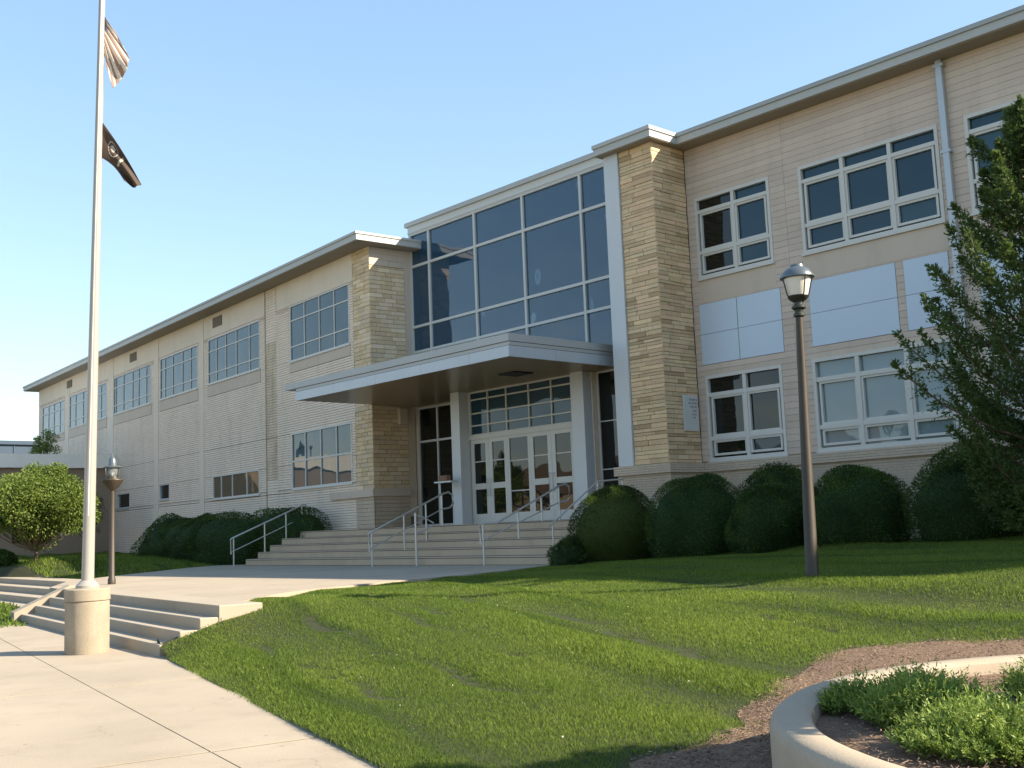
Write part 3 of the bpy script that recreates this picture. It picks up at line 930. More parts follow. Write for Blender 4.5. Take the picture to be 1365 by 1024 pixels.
# rainwater stain strip beside the pier joint
# ---- left pier
pier_l = MB().box((sL(-31.14), -1.6, .4), (-.03, -.028, EAVE0 + .01), LF).build('pier', 'mortar_dark', B)
FSL = Frame(LF.p(0, 0, 0)[0], LF.p(0, 0, 0)[1], LA + math.pi / 2)
stone_face(LF, sL(-31.14), 0.0, 2.92, EAVE0, pier_l, 'pier_stone_left', .145, .32, .52, hv=.08)
stone_face(FSL, 0.0, 1.38, 2.92, 10.42, pier_l, 'pier_stone_left', .145, .34, .52, hv=.08)
for k, (c, d) in enumerate(((10.43, 10.63), (10.63, 10.84), (10.84, 11.05))):
    for a, b in (((0, .5), (.5, 1.1), (1.1, 1.38)) if k % 2 else ((0, .75), (.75, 1.38))):
        block('stone', 'limestone_smooth', FSL, a + .003, b - .003, -.03, .016, c + .003, d - .003, pier_l)
MB().box((1.385, -.03, 2.0), (1.66, -.001, EAVE0), FSL).build('return_panel', 'limestone_smooth', B)
for fr, a, b in ((LF, sL(-31.2), .012), (FSL, 0.0, 1.38)):
    bb = MB(); kk = 0
    for z in np.arange(.62, 2.62, .13):
        bb.box((a, -.03, z + .005), (b, .012, z + .125), fr)
    tag(bb.build('base_brick_courses', 'brick_base', pier_l), kind='stuff')
MB().box((sL(-32.9), -.03, 2.68), (.10, .10, 2.93), LF).build('ledge', 'limestone_smooth', B)
MB().box((-.0, -.03, 2.681), (1.38, .105, 2.929), FSL).build('ledge', 'limestone_smooth', B)

print('stones', lay_stones(pier_r.name, 200), lay_stones(pier_l.name, 100))
# ---- canopy
cn = MB().box((-29.5, 4.45, 5.64), (-19.72, -.2, 6.10)).build('canopy', 'fascia', B)
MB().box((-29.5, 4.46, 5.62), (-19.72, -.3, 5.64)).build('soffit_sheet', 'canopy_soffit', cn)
MB().box((-30.15, 4.50, 6.0), (-19.69, -.3, 6.19)).build('top_band', 'fascia_light', cn)
MB().box((-29.54, 4.475, 5.90), (-19.70, -.3, 5.985)).build('middle_band', 'fascia_light', cn)
MB().box((-29.53, 4.478, 5.886), (-19.705, -.3, 5.9)).build('painted_shade_strip', 'joint', cn)  # dark strips stand in for the shade between the fascia bands
MB().box((-29.53, 4.478, 5.985), (-19.705, -.3, 6.0)).build('painted_shade_strip', 'joint', cn)
pan_x = [-29.54, -27.4, -25.3, -23.2, -21.2, -19.71]
for a, b in zip(pan_x[:-1], pan_x[1:]):
    MB().box((a + .004, 4.50, 5.615), (b - .004, 4.46, 5.885)).build('fascia_panel', 'canopy_metal', cn)
for a, b in ((-4.5, -2.9), (-2.9, -1.3), (-1.3, .25)):
    MB().box((-19.72, -a - .004, 5.615), (-19.69, -b + .004, 5.885)).build('fascia_panel', 'canopy_metal', cn)
lt = MB().box((-22.25, 2.62, 5.585), (-21.55, 1.95, 5.62)).build('soffit_light', 'dark', cn, bevel=.01)
m = MB(); m.box((-22.6, 2.0, 6.19), (-20.9, 1.0, 6.33)); m.build('roof_hatch', 'fascia_dark', cn)

# ---- vestibule and doors
ZL = 1.64
YD = -.75
DF = Frame(0, YD)
MB().box((-26.12, 1.16, ZL), (-25.72, .74, 5.62)).build('column', 'white_metal', B)
cr = MB().box((-21.2, .93, ZL), (-20.72, .35, 5.62)).build('column', 'white_metal', B)
bb = MB()
for z in np.arange(ZL, 5.58, .095):
    bb.box((-20.72, .60, z + .003), (-20.70, .395, min(z + .092, 5.615)))
MB().box((-21.19, .34, ZL), (-20.72, -.36, 5.62)).build('vestibule_side_wall', 'mortar', B)
tag(bb.build('brick_courses', 'brick_buff', cr), kind='stuff')
# header and posts around the doors
MB().box((-25.72, -.06, 4.15), (-21.2, .06, 4.27), DF).build('door_header', 'white_frame', B)
window(DF, -25.72, -21.2, 4.27, 5.615, [-24.88, -24.05, -23.08, -22.15], [4.58, 4.95, 5.37], 'glass_blue', fw=.05, mw=.04, rec=.05, sill=False, name='transom_window')
leafs = [(-25.68, -24.86), (-24.86, -24.02), (-23.08, -22.19), (-22.19, -21.27)]
for k, (a, b) in enumerate(leafs):
    a += .004; b -= .004
    st = .15
    d = MB()
    z0, z1 = ZL + .02, 4.148
    d.box((a, -.03, z0), (a + st, .03, z1), DF).box((b - st, -.03, z0), (b, .03, z1), DF)
    d.box((a + st, -.03, z0), (b - st, .03, z0 + .27), DF).box((a + st, -.03, z1 - .12), (b - st, .03, z1), DF)
    d.box((a + st, -.03, 2.66), (b - st, .03, 2.83), DF)
    dr = d.build('door', 'white_frame', B)
    for p0, p1 in ((z0 + .27, 2.66), (2.83, 3.47), (3.50, z1 - .12)):
        MB().box((a + st, -.006, p0), (b - st, .006, p1), DF).build('pane', 'glass_dark', dr)
    MB().box((a + st, -.012, 3.47), (b - st, .015, 3.50), DF).build('muntin', 'white_frame', dr)
    hs = b - st * .5 if k % 2 == 0 else a + st * .5
    MB().tube([DF.p(hs, .03, 2.45), DF.p(hs, .09, 2.47), DF.p(hs, .09, 2.95), DF.p(hs, .03, 2.97)], .014, 8).build('handle', 'alu', dr, smooth=True)
f = MB()
f.box((-24.02, -.03, ZL + .02), (-23.94, .03, 4.148), DF).box((-23.16, -.03, ZL + .02), (-23.08, .03, 4.148), DF)
f.box((-23.94, -.03, ZL + .02), (-23.16, .03, ZL + .29), DF).box((-23.94, -.03, 4.07), (-23.16, .03, 4.148), DF)
sl = f.build('sidelight', 'white_frame', B)
for p0, p1 in ((ZL + .29, 2.53), (2.56, 3.40), (3.43, 4.07)):
    MB().box((-23.94, -.006, p0), (-23.16, .006, p1), DF).build('pane', 'glass_dark', sl)
for z in (2.53, 3.40):
    MB().box((-23.94, -.012, z), (-23.16, .015, z + .03), DF).build('muntin', 'white_frame', sl)
# storefront beside the vestibule
window(GF, -29.75, -26.0, ZL, 5.62, [-28.72, -27.4], [4.46], 'glass_dark', fw=.07, mw=.07, rec=.05, sill=False, frame_mat='alu', name='storefront_window')
window(Frame(0, -.38), -20.70, -19.2, ZL, 5.62, [], [2.95, 4.25], 'glass_dark', fw=.05, mw=.03, rec=.03, sill=False, frame_mat='alu', name='storefront_window')
MB().box((-29.95, -.35, ZL), (-20.7, -.25, 5.62), GF).build('inner_wall', 'dark', B)
MB().box((-29.98, -.1, 5.62), (-18.4, -.0, 6.25), GF).build('canopy_backing', 'fascia', B)
MB().box((-30.0, -.2, ZL), (-29.76, -.04, 5.62), GF).build('jamb_panel', 'limestone_smooth', B)
wb = MB().box((.95, .018, 5.05), (1.25, .20, 5.6), FSL).build('wall_box', 'tan_wall', B, bevel=.01)

# ------------------------------------------------------------------ annex and far building
an = empty('low_annex', (-58, -5, .9), 'low one-storey annex with a fascia coloured pale as if sunlit at the far end of the school', 'building')
MB().box((-68, 14, .4), (-56.05, -.6, 5.30)).build('wall', 'annex_wall', an)
MB().box((-68.2, 14.2, 5.31), (-55.85, -.6, 5.98)).build('fascia', 'annex_sun_white', an)  # near-white colour imitates sunlight on a fascia that lies in shade
MB().box((-56.05, 4.2, 1.7), (-56.0, 3.3, 3.2)).build('window', 'glass_dark', an)
MB().box((-56.05, 7.2, 1.7), (-56.0, 5.8, 3.2)).build('window', 'glass_dark', an)
fb = empty('far_building', (-100, 0, .9), 'dark blue metal-clad building rising behind the low annex', 'building')
MB().box((-125, 24, .5), (-92, -12.5, 9.6)).build('wall', 'blue_roof', fb)
for y in np.arange(-12, 24, 1.5):
    MB().box((-92, y + .06, .6), (-91.94, y - .02, 9.55)).build('seam', 'blue_roof', fb)
MB().box((-125.2, 24.2, 9.6), (-91.8, -12.7, 9.9)).build('parapet_cap', 'blue_roof', fb)

# ------------------------------------------------------------------ entrance stairs
st = empty('entrance_stairs', (-26, -3.5, .6), 'wide shaded concrete entrance stairs with five risers under the canopy', 'stairs')
SX0, SX1, SY, TR = -33.2, -18.72, -4.25, .45
RISE = (ZL - .6) / 5
for i in range(5):
    m = MB(); y = SY + TR * i
    m.box((SX0, -y, .55), (SX1, -(y + TR + .015) if i < 4 else -(y + .34), .6 + RISE * (i + 1) - (.002 if i == 4 else 0)))
    m.build('step', 'stair_concrete', st, bevel=.015)
    MB().box((SX0, -y + .006, .6 + RISE * (i + 1) - .035), (SX1, -y - .02, .6 + RISE * (i + 1) - .018)).build('nosing_groove', 'joint', st)
    MB().box((SX0, -y + .004, .6 + RISE * i - .01), (SX1, -y - .02, .6 + RISE * i + .012)).build('riser_joint', 'joint', st)
m = MB(); m.box((SX0, -(SY + TR * 4 + .33), .55), (SX1, -.3, ZL)); m.build('landing', 'stair_concrete', st)
YT = SY + TR * 4


def handrail(x, y0, y1, label, top=.90, low=.42, flat=0.0, loop=True):
    """straight sloping pipe rail over the steps with a lower rail, posts and a returned end"""
    h = empty('handrail', (x, y0, .6), label, 'handrail')

    def tz(y):
        return .6 if y < SY else min(ZL, .6 + RISE * (math.floor((y - SY) / TR) + 1))
    za, zb = .6 + top + (.12 if flat else 0), ZL + top

    def rz(y):
        return za + (zb - za) * max(0, (y - y0 - flat)) / (y1 - y0 - flat)
    pts = [(x, y0, za - .5), (x, y0 + .0, za - .02), (x, y0 + .03, za)]
    if flat:
        pts.append((x, y0 + flat, za))
    pts.append((x, y1, zb))
    if loop:
        pts += [(x, y1 + .22, zb + .05), (x, y1 + .34, zb - .03), (x, y1 + .36, zb - .30), (x, y1 + .25, zb - .40), (x, y1 - .05, zb - .44)]
    else:
        pts += [(x, y1 + .10, zb + .02), (x, y1 + .16, zb - .10), (x, y1 + .17, ZL)]
    MB().tube(pts, .027, 8).build('top_rail', 'galvanised', h, smooth=True)
    MB().tube([(x, y0 + .05, za - low), (x, y1, zb - low)], .017, 8).build('lower_rail', 'galvanised', h, smooth=True)
    for y in (y0 + .10, y0 + .10 + (y1 - y0) * .42, y0 + .1 + (y1 - y0) * .72, y1 - .04):
        MB().tube([(x, y, tz(y) - .01), (x, y, rz(y))], .025, 8).build('post', 'galvanised', h, smooth=True)
    return h


handrail(-33.05, -4.85, -2.15, 'metal handrail at the hedge end of the entrance stairs', loop=False)
handrail(-25.2, -4.9, -2.3, 'bright metal handrail climbing the stairs towards the slim white column')
handrail(-20.95, -4.55, -1.75, 'metal handrail on the stairs in front of the white double doors', flat=.55)
h = empty('handrail', (-23.75, -4.4, .6), 'short upright metal rail with a triangular loop at the middle of the stairs', 'handrail')
MB().tube([(-23.75, -4.4, .6), (-23.75, -4.4, 1.98)], .03, 8).build('post', 'galvanised', h, smooth=True)
MB().tube([(-23.75, -4.4, 1.92), (-23.75, -4.1, 1.85), (-23.75, -3.80, 1.70), (-23.75, -3.84, 1.63), (-23.75, -4.1, 1.52), (-23.75, -4.4, 1.44)], .022, 8).build('loop', 'galvanised', h, smooth=True)
h = empty('handrail', (-18.95, -2.3, .6), 'wall-side metal handrail rising behind the bush with the painted sunlit top to the stone pier', 'handrail')
MB().tube([(-18.95, -4.1, 1.5), (-18.95, -2.4, 2.54), (-18.95, -1.45, 2.60)], .022, 8).build('top_rail', 'galvanised', h, smooth=True)
for y in (-4.0, -2.4, -1.5):
    MB().tube([(-18.95, y, .6 if y < -3 else ZL - .01), (-18.95, y, 1.56 if y < -3 else 2.55)], .02, 8).build('post', 'galvanised', h, smooth=True)

# stand with a box beside the white column
sd = empty('metal_stand', (-25.95, -1.55, ZL), 'small metal stand on the landing by the white column', 'stand')
MB().box((-26.35, 1.7, 2.90), (-25.55, 1.4, 2.94)).build('tray', 'alu', sd)
for dx in (-.3, .3):
    MB().tube([(-25.95 + dx, -1.55, ZL), (-25.95 + dx, -1.55, 2.9)], .018, 8).build('leg', 'alu', sd)
MB().box((-26.25, 1.62, 2.94), (-25.85, 1.46, 3.12)).build('cardboard_box', 'box_brown', None, bevel=.008)
tag(bpy.data.objects['cardboard_box'], 'small brown box lying on the metal stand', 'box')

# ------------------------------------------------------------------ flagpole, base, flags
CX, CY = -15.77, -16.21
fbz = empty('concrete_pedestal', (CX, CY, 0), 'round weathered concrete drum carrying the flagpole', 'pedestal')
MB().lathe([(.29, 0), (.295, .02), (.295, .70), (.285, .712)], CX, CY, 36).build('drum', 'concrete_old', fbz, smooth=True)
MB().lathe([(.285, .712), (.305, .725), (.305, .875), (.29, .89), (.10, .895)], CX, CY, 36).build('cap', 'concrete_old', fbz, smooth=True)
fp = empty('flagpole', (CX, CY, .89), 'tall white tapered flagpole standing on the concrete drum', 'flagpole')
TOPX, TOPY, TOPZ = CX + .135 * .669 * 1.15, CY + .135 * .743 * 1.15, 10.8


def pole_at(z):
    t = (z - .9) / (TOPZ - .9)
    return CX + (TOPX - CX) * t, CY + (TOPY - CY) * t


MB().tube([(*pole_at(z), z) for z in np.linspace(.89, TOPZ, 12)], .085, 20, .040).build('shaft', 'pole_white', fp, smooth=True)
MB().lathe([(.16, .89), (.16, .93), (.11, .98), (.09, 1.0)], CX, CY, 24).build('flash_collar', 'pole_white', fp, smooth=True)
bm = bmesh.new(); bmesh.ops.create_uvsphere(bm, u_segments=16, v_segments=10, radius=.09, matrix=Matrix.Translation((TOPX, TOPY, TOPZ + .08)))
me = bpy.data.meshes.new('ball'); bm.to_mesh(me); bm.free(); me.materials.append(MATS['lamp_cap'])
o = bpy.data.objects.new('finial_ball', me); C.objects.link(o); setparent(o, fp)
MB().tube([(pole_at(1.9)[0] + .09, pole_at(1.9)[1] - .05, 1.9), (pole_at(6)[0] + .09, pole_at(6)[1] - .05, 6), (pole_at(TOPZ)[0] + .06, pole_at(TOPZ)[1] - .03, TOPZ - .1)], .006, 6).build('halyard', 'flag_white', fp)

HX = np.array([.669, .743]); HN = np.array([.743, -.669])


def flag_surface(hoist, fly, nu, nv, wave, mid_pull=0.0):
    """grid draped between a hoist edge and a gathered fly edge, in the plane right of the pole; returns verts (nu+1)*(nv+1)"""
    V = np.zeros((nu + 1, nv + 1, 3))
    for i in range(nu + 1):
        u = i / nu
        for j in range(nv + 1):
            v = j / nv
            a = np.array(hoist[0]) * (1 - v) + np.array(hoist[1]) * v
            k = v * (len(fly) - 1); k0 = min(int(k), len(fly) - 2); b = np.array(fly[k0]) * (1 - (k - k0)) + np.array(fly[k0 + 1]) * (k - k0)
            q = a * (1 - u) + b * u
            q[1] += mid_pull * math.sin(math.pi * u)
            dep = wave * math.sin(u * 5.5 + v * 9) * u ** .7 + wave * .6 * math.sin(v * 14 + u * 3) * u
            bx, by = pole_at(q[1])
            V[i, j] = (bx + HX[0] * q[0] + HN[0] * dep, by + HX[1] * q[0] + HN[1] * dep, q[1])
    return V


def flag_part(V, sel, name, m, parent, lift=0.0):
    nu, nv = V.shape[0] - 1, V.shape[1] - 1
    idx = {}; vs = []; fs = []
    for i in range(nu):
        for j in range(nv):
            if sel((i + .5) / nu, (j + .5) / nv):
                f_ = []
                for a, b in ((i, j), (i + 1, j), (i + 1, j + 1), (i, j + 1)):
                    if (a, b) not in idx:
                        idx[(a, b)] = len(vs)
                        p_ = V[a, b].copy()
                        p_[0] += HN[0] * lift; p_[1] += HN[1] * lift
                        vs.append(tuple(p_))
                    f_.append(idx[(a, b)])
                fs.append(tuple(f_))
    mb = MB(); mb.v = vs; mb.f = fs
    me = bpy.data.meshes.new(name); me.from_pydata(vs, [], fs)
    me.materials.append(MATS[m]); me.polygons.foreach_set('use_smooth', [True] * len(fs))
    o = bpy.data.objects.new(name, me); C.objects.link(o); setparent(o, parent)
    sm = o.modifiers.new('cloth', 'SOLIDIFY'); sm.thickness = .004
    return o


fl = empty('striped_flag', (*pole_at(9.0), 8.8), 'striped flag hanging slack near the top of the flagpole', 'flag')
V1 = flag_surface([(.045, 9.35), (.045, 8.78)], [(.25, 9.02), (.44, 8.66), (.41, 8.50), (.27, 8.33), (.20, 8.20), (.09, 8.58)], 26, 39, .028)
for k in range(13):
    lo, hi = k / 13, (k + 1) / 13
    flag_part(V1, lambda u, v, lo=lo, hi=hi, k=k: lo <= v < hi and not (u < .12 and k < 5), 'stripe', 'cloth_red' if k % 2 == 0 else 'cloth_white', fl)
flag_part(V1, lambda u, v: u < .12 and v < 5 / 13, 'canton', 'flag_blue', fl)
fk = empty('dark_flag', (*pole_at(7.3), 7.1), 'dark brown-black flag with a pale round emblem hanging below the striped flag', 'flag')
V2 = flag_surface([(.045, 7.70), (.045, 7.15)], [(.64, 6.72), (.60, 6.68), (.50, 6.69), (.40, 6.78)], 60, 44, .035, 0.05)
em = lambda u, v: ((u - .32) / .13) ** 2 + ((v - .42) / .25) ** 2
inner = lambda u, v: ((u - .31) / .08) ** 2 + ((v - .40) / .15) ** 2
bar = lambda u, v: .53 < u < .58 and .2 < v < .75 and abs((u - .55) * 6 - (v - .45)) < .45
flag_part(V2, lambda u, v: not (.76 < em(u, v) < 1.0 or inner(u, v) < .6 or bar(u, v)), 'cloth', 'flag_black', fk)
flag_part(V2, lambda u, v: (.76 < em(u, v) < 1.0) or inner(u, v) < .6 or bar(u, v), 'emblem', 'emblem_pale', fk)

# ------------------------------------------------------------------ lamps
lx, ly = -8.53, -9.30
lb = lz(lx, ly) - .02
L1 = empty('lamp_post', (lx, ly, lb), 'tall dark lamp post with frosted lantern and metal cap on the lawn', 'street lamp', 'lamp posts')


def lean(mb):
    mb.v = [(x + .026 * (z - lb), y - .0 * z, z) for x, y, z in mb.v]
    return mb


lean(MB().lathe([(.095, lb), (.095, lb + .1), (.088, lb + .12), (.05, 4.22), (.05, 4.27)], lx, ly, 20)).build('post', 'lamp_brown', L1, smooth=True)
lean(MB().lathe([(.05, 4.20), (.075, 4.22), (.075, 4.25), (.055, 4.27), (.06, 4.30), (.095, 4.33), (.095, 4.36), (.06, 4.38), (.06, 4.41), (.12, 4.45), (.145, 4.49), (.14, 4.50)], lx, ly, 24)).build('collar', 'lamp_metal', L1, smooth=True)
lean(MB().lathe([(.125, 4.495), (.135, 4.52), (.19, 4.76), (.19, 4.765)], lx, ly, 28)).build('lantern_glass', 'frosted', L1, smooth=True)
cap = lean(MB().lathe([(.215, 4.74), (.235, 4.75), (.235, 4.77), (.17, 4.86), (.10, 4.90), (.09, 4.93), (.02, 4.945)], lx, ly, 28)).build('cap', 'lamp_cap', L1, smooth=True)
for k in range(4):
    a = math.pi / 4 + k * math.pi / 2 + .3
    lean(MB().tube([(lx + .14 * math.cos(a), ly + .14 * math.sin(a), 4.48), (lx + .165 * math.cos(a), ly + .165 * math.sin(a), 4.52), (lx + .225 * math.cos(a), ly + .225 * math.sin(a), 4.76)], .010, 6)).build('strap', 'lamp_metal', L1)

lx, ly = -24.54, -12.26
L2 = empty('lamp_post', (lx, ly, .6), 'slim brown lamp post with clear globe and domed finial beside the flagpole', 'street lamp', 'lamp posts')
MB().lathe([(.085, .6), (.085, .72), (.065, .75), (.052, 2.62), (.05, 2.66)], lx, ly, 18).build('post', 'lamp_brown', L2, smooth=True)
MB().lathe([(.05, 2.66), (.07, 2.68), (.13, 2.74), (.22, 2.86), (.24, 2.90), (.235, 2.92), (.14, 2.93), (.13, 2.99)], lx, ly, 28).build('bowl', 'lamp_brown', L2, smooth=True)
MB().lathe([(.125, 2.99), (.15, 3.03), (.155, 3.17), (.15, 3.18)], lx, ly, 28).build('lantern_glass', 'glass_lamp', L2, smooth=True)
MB().lathe([(.035, 2.99), (.045, 3.08), (.02, 3.14)], lx, ly, 12).build('bulb', 'frosted', L2, smooth=True)
MB().lathe([(.20, 3.18), (.205, 3.20), (.19, 3.215), (.10, 3.225), (.095, 3.29), (.08, 3.37), (.04, 3.43), (.02, 3.45), (.015, 3.50)], lx, ly, 28).build('cap', 'lamp_cap', L2, smooth=True)
for k in range(4):
    a = k * math.pi / 2 + .5
    MB().tube([(lx + .15 * math.cos(a), ly + .15 * math.sin(a), 2.98), (lx + .165 * math.cos(a), ly + .165 * math.sin(a), 3.19)], .010, 6).build('strap', 'lamp_metal', L2)

# ------------------------------------------------------------------ planter
PCX, PCY, PR = -1.394, -16.0, 2.575
pt = empty('round_planter', (PCX, PCY, 0), 'round raised concrete planter wall with low junipers at the lawn corner', 'planter')
MB().lathe([(PR, -.1), (PR, .44), (PR - .012, .475), (PR - .045, .50), (PR - .18, .502), (PR - .212, .478), (PR - .222, .42), (PR - .222, .1)], PCX, PCY, 96, cap=False).build('ring_wall', 'planter_ring', pt, smooth=True)
pp = MB(); n_ = 40
pp.v = [(PCX, PCY, .44)] + [(PCX + r_ * (PR - .2) * math.cos(2 * math.pi * k / n_), PCY + r_ * (PR - .2) * math.sin(2 * math.pi * k / n_), .44 - .03 * r_) for r_ in (.5, 1) for k in range(n_)]
pp.f = [(0, 1 + k, 1 + (k + 1) % n_) for k in range(n_)] + [(1 + k, 1 + n_ + k, 1 + n_ + (k + 1) % n_, 1 + (k + 1) % n_) for k in range(n_)]
pp.build('soil_bed', 'mulch', pt)


def mulch_r(t):
    return 3.36 + .10 * np.sin(3 * t + .6) + .12 * np.sin(7 * t + 2) + .10 * np.sin(13 * t) + .05 * np.sin(29 * t + 1) + 1.45 * np.exp(-((np.mod(t - 2.45 + np.pi, 2 * np.pi) - np.pi) / .5) ** 2)


nt_, nr_ = 160, 10
T = np.linspace(0, 2 * np.pi, nt_, endpoint=False)
V = []; 
for k in range(nr_ + 1):
    R = (PR - .1) + (mulch_r(T) - PR + .1) * k / nr_
    x = PCX + R * np.cos(T); y = PCY + R * np.sin(T)
    e = np.maximum(0, 1 - k / nr_)
    z = lawn_z(x, y) + .018 * min(1, (nr_ - k) / 2) + .004 + .01 * np.sin(x * 9) * np.sin(y * 8) * (k < nr_)
    z = np.where(edge_d(x, y) < 0, -.05, z)
    V.append(np.stack([x, y, z], 1))
V = np.concatenate(V)
F = []
for k in range(nr_):
    for j in range(nt_):
        j2 = (j + 1) % nt_
        F.append((k * nt_ + j, (k + 1) * nt_ + j, (k + 1) * nt_ + j2, k * nt_ + j2))
tag(npmesh('mulch_bed', V, F, 'mulch'), kind='structure')


def chips(n, pts_fn, name, zoff, parent=None):
    x, y, z = pts_fn(n)
    n = len(x)
    L = rng.uniform(.004, .017, n); W = rng.uniform(.001, .003, n)
    a = rng.uniform(0, 2 * np.pi, n); tl = rng.normal(0, .25, n)
    d = np.stack([np.cos(a) * np.cos(tl), np.sin(a) * np.cos(tl), np.sin(tl)], 1) * L[:, None]
    s = np.stack([-np.sin(a), np.cos(a), rng.normal(0, .5, n)], 1) * W[:, None]
    c = np.stack([x, y, z + zoff + np.abs(rng.normal(0, .006, n))], 1)
    V = np.stack([c - d - s, c + d - s, c + d + s, c - d + s], 1).reshape(-1, 3)
    F = np.arange(4 * n).reshape(n, 4)
    return npmesh(name, V, F, 'chips', parent, np.repeat(rng.random(n), 4))


def ring_pts(n):
    t = rng.uniform(0, 2 * np.pi, n); R = mulch_r(t); r_ = np.sqrt(rng.uniform(PR ** 2, R ** 2))
    x = PCX + r_ * np.cos(t); y = PCY + r_ * np.sin(t); k = edge_d(x, y) > .1
    x, y = x[k], y[k]
    return x, y, lawn_z(x, y) + .012


def disc_pts(n):
    t = rng.uniform(0, 2 * np.pi, n); r_ = (PR - .3) * np.sqrt(rng.random(n))
    return PCX + r_ * np.cos(t), PCY + r_ * np.sin(t), .425 + .0 * t


tag(chips(62000, ring_pts, 'mulch_chips', .01), 'shredded brown bark mulch around the planter', 'mulch', kind='stuff')
tag(chips(18000, disc_pts, 'mulch_chips', .015), 'shredded bark mulch inside the planter', 'mulch', kind='stuff')


# ------------------------------------------------------------------ vegetation
def leaves(P, D, L, W, side=None):
    n = len(P)
    D = D / np.linalg.norm(D, axis=1, keepdims=True)
    if side is None:
        side = rng.normal(size=(n, 3))
    S = np.cross(D, side); S /= np.linalg.norm(S, axis=1, keepdims=True) + 1e-9
    L = np.broadcast_to(np.asarray(L, float), (n,))[:, None]; W = np.broadcast_to(np.asarray(W, float), (n,))[:, None]
    V = np.stack([P, P + D * L * .45 + S * W, P + D * L, P + D * L * .45 - S * W], 1).reshape(-1, 3)
    return V, np.arange(4 * n).reshape(n, 4)


def sph(n):
    d = rng.normal(size=(n, 3)); return d / np.linalg.norm(d, axis=1, keepdims=True)


def lump(d, seed, amp=.05, k=3.0):
    r2 = np.random.default_rng(seed); out = np.zeros(len(d))
    for _ in range(6):
        a = r2.normal(size=3) * k; out += np.sin(d @ a + r2.uniform(0, 6.3))
    return 1 + amp * out / 2.4


def bush(name, x, y, rx, ry, h, label, group, seed, n=24000, m='yew', ll=.042, lw=.0085, base=None, sq=2.15, cat='bush', rough=.085, lit_top=False):
    g0 = (lz(x, y) if base is None else base) - .03
    b0 = g0 - .30 * h; h = h * 1.30
    d = sph(n); d[:, 2] = np.where(d[:, 2] < -.75, -d[:, 2], d[:, 2])
    # superellipsoid: clipped shrub with full shoulders
    sc = (np.abs(d[:, 0]) ** sq + np.abs(d[:, 1]) ** sq + np.abs(d[:, 2]) ** sq) ** (-1 / sq)
    lp = lump(d, seed, rough)
    rad = (sc * lp)[:, None]
    jit = 1 - .16 * rng.random((n, 1)) ** 2 + .025 * rng.random((n, 1)) + .075 * rng.random((n, 1)) * (rng.random((n, 1)) < .05)
    R = np.array([rx, ry, h / 2])
    P = np.array([x, y, b0 + h / 2]) + d * rad * R * jit
    P[:, 2] = np.where(P[:, 2] < g0, g0 + rng.random(n) * .25 * h, P[:, 2])
    D = d / R + rng.normal(size=(n, 3)) * .55 / R.mean() + np.array([0, 0, .45 / R.mean()])
    V, F = leaves(P, D, rng.uniform(.7, 1.3, n) * ll, lw)
    tn = np.clip(.38 + .4 * (lump(d, seed + 5, .6, 6) - 1) + rng.normal(0, .25, n), 0, 1)
    if lit_top:  # sunlight on the crown of the bush, painted into the leaf tint
        m = 'yew_lit_top'
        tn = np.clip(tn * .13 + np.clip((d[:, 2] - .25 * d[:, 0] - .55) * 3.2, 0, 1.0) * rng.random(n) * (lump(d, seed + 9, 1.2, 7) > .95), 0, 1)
    t = np.repeat(tn, 4)
    # dense twiggy heart
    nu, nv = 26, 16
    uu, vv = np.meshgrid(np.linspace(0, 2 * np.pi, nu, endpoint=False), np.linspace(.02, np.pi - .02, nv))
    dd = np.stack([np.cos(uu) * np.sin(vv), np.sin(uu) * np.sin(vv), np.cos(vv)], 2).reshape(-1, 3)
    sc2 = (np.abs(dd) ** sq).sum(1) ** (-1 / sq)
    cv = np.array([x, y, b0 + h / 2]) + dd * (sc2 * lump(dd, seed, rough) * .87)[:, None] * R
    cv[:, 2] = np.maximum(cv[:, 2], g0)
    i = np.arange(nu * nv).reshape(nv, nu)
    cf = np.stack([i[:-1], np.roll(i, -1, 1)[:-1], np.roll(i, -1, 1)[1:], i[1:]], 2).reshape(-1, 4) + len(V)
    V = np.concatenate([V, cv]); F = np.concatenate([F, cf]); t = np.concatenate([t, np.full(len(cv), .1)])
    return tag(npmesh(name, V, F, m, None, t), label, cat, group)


G1 = 'clipped bushes along the school wall'
bush('clipped_bush', -17.5, -3.4, 1.02, 1.02, 1.70, 'clipped round bush with a sunlit top painted yellow-green beside the entrance stairs', G1, 1, lit_top=True)
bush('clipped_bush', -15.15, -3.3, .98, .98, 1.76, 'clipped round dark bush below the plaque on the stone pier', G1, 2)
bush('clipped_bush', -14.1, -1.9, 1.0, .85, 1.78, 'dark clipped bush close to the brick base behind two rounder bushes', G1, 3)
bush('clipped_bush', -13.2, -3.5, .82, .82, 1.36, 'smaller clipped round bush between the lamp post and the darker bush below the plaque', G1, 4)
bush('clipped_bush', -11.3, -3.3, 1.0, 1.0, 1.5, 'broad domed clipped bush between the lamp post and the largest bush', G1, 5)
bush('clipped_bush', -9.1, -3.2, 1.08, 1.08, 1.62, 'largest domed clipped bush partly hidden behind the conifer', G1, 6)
bush('low_bush', -18.05, -4.45, .38, .38, .62, 'small loose grey-green bush at the foot of the entrance stairs', None, 7, 2600, 'conifer', .10, .009, base=.56, sq=2.0, rough=.22)
G2 = 'hedge bushes along the long brick wing'
bush('hedge_bush', -41.8, -2.6, 2.4, 1.2, 1.6, 'sprawling dark hedge bush at the far end of the bed by the long brick wing', G2, 8, 13000, ll=.06, lw=.014, sq=2.2, rough=.14)
bush('hedge_bush', -39.3, -2.8, 2.0, 1.1, 1.72, 'dark hedge bush between the sprawling one and the basement windows', G2, 21, 12000, ll=.06, lw=.014, sq=2.4, rough=.14)
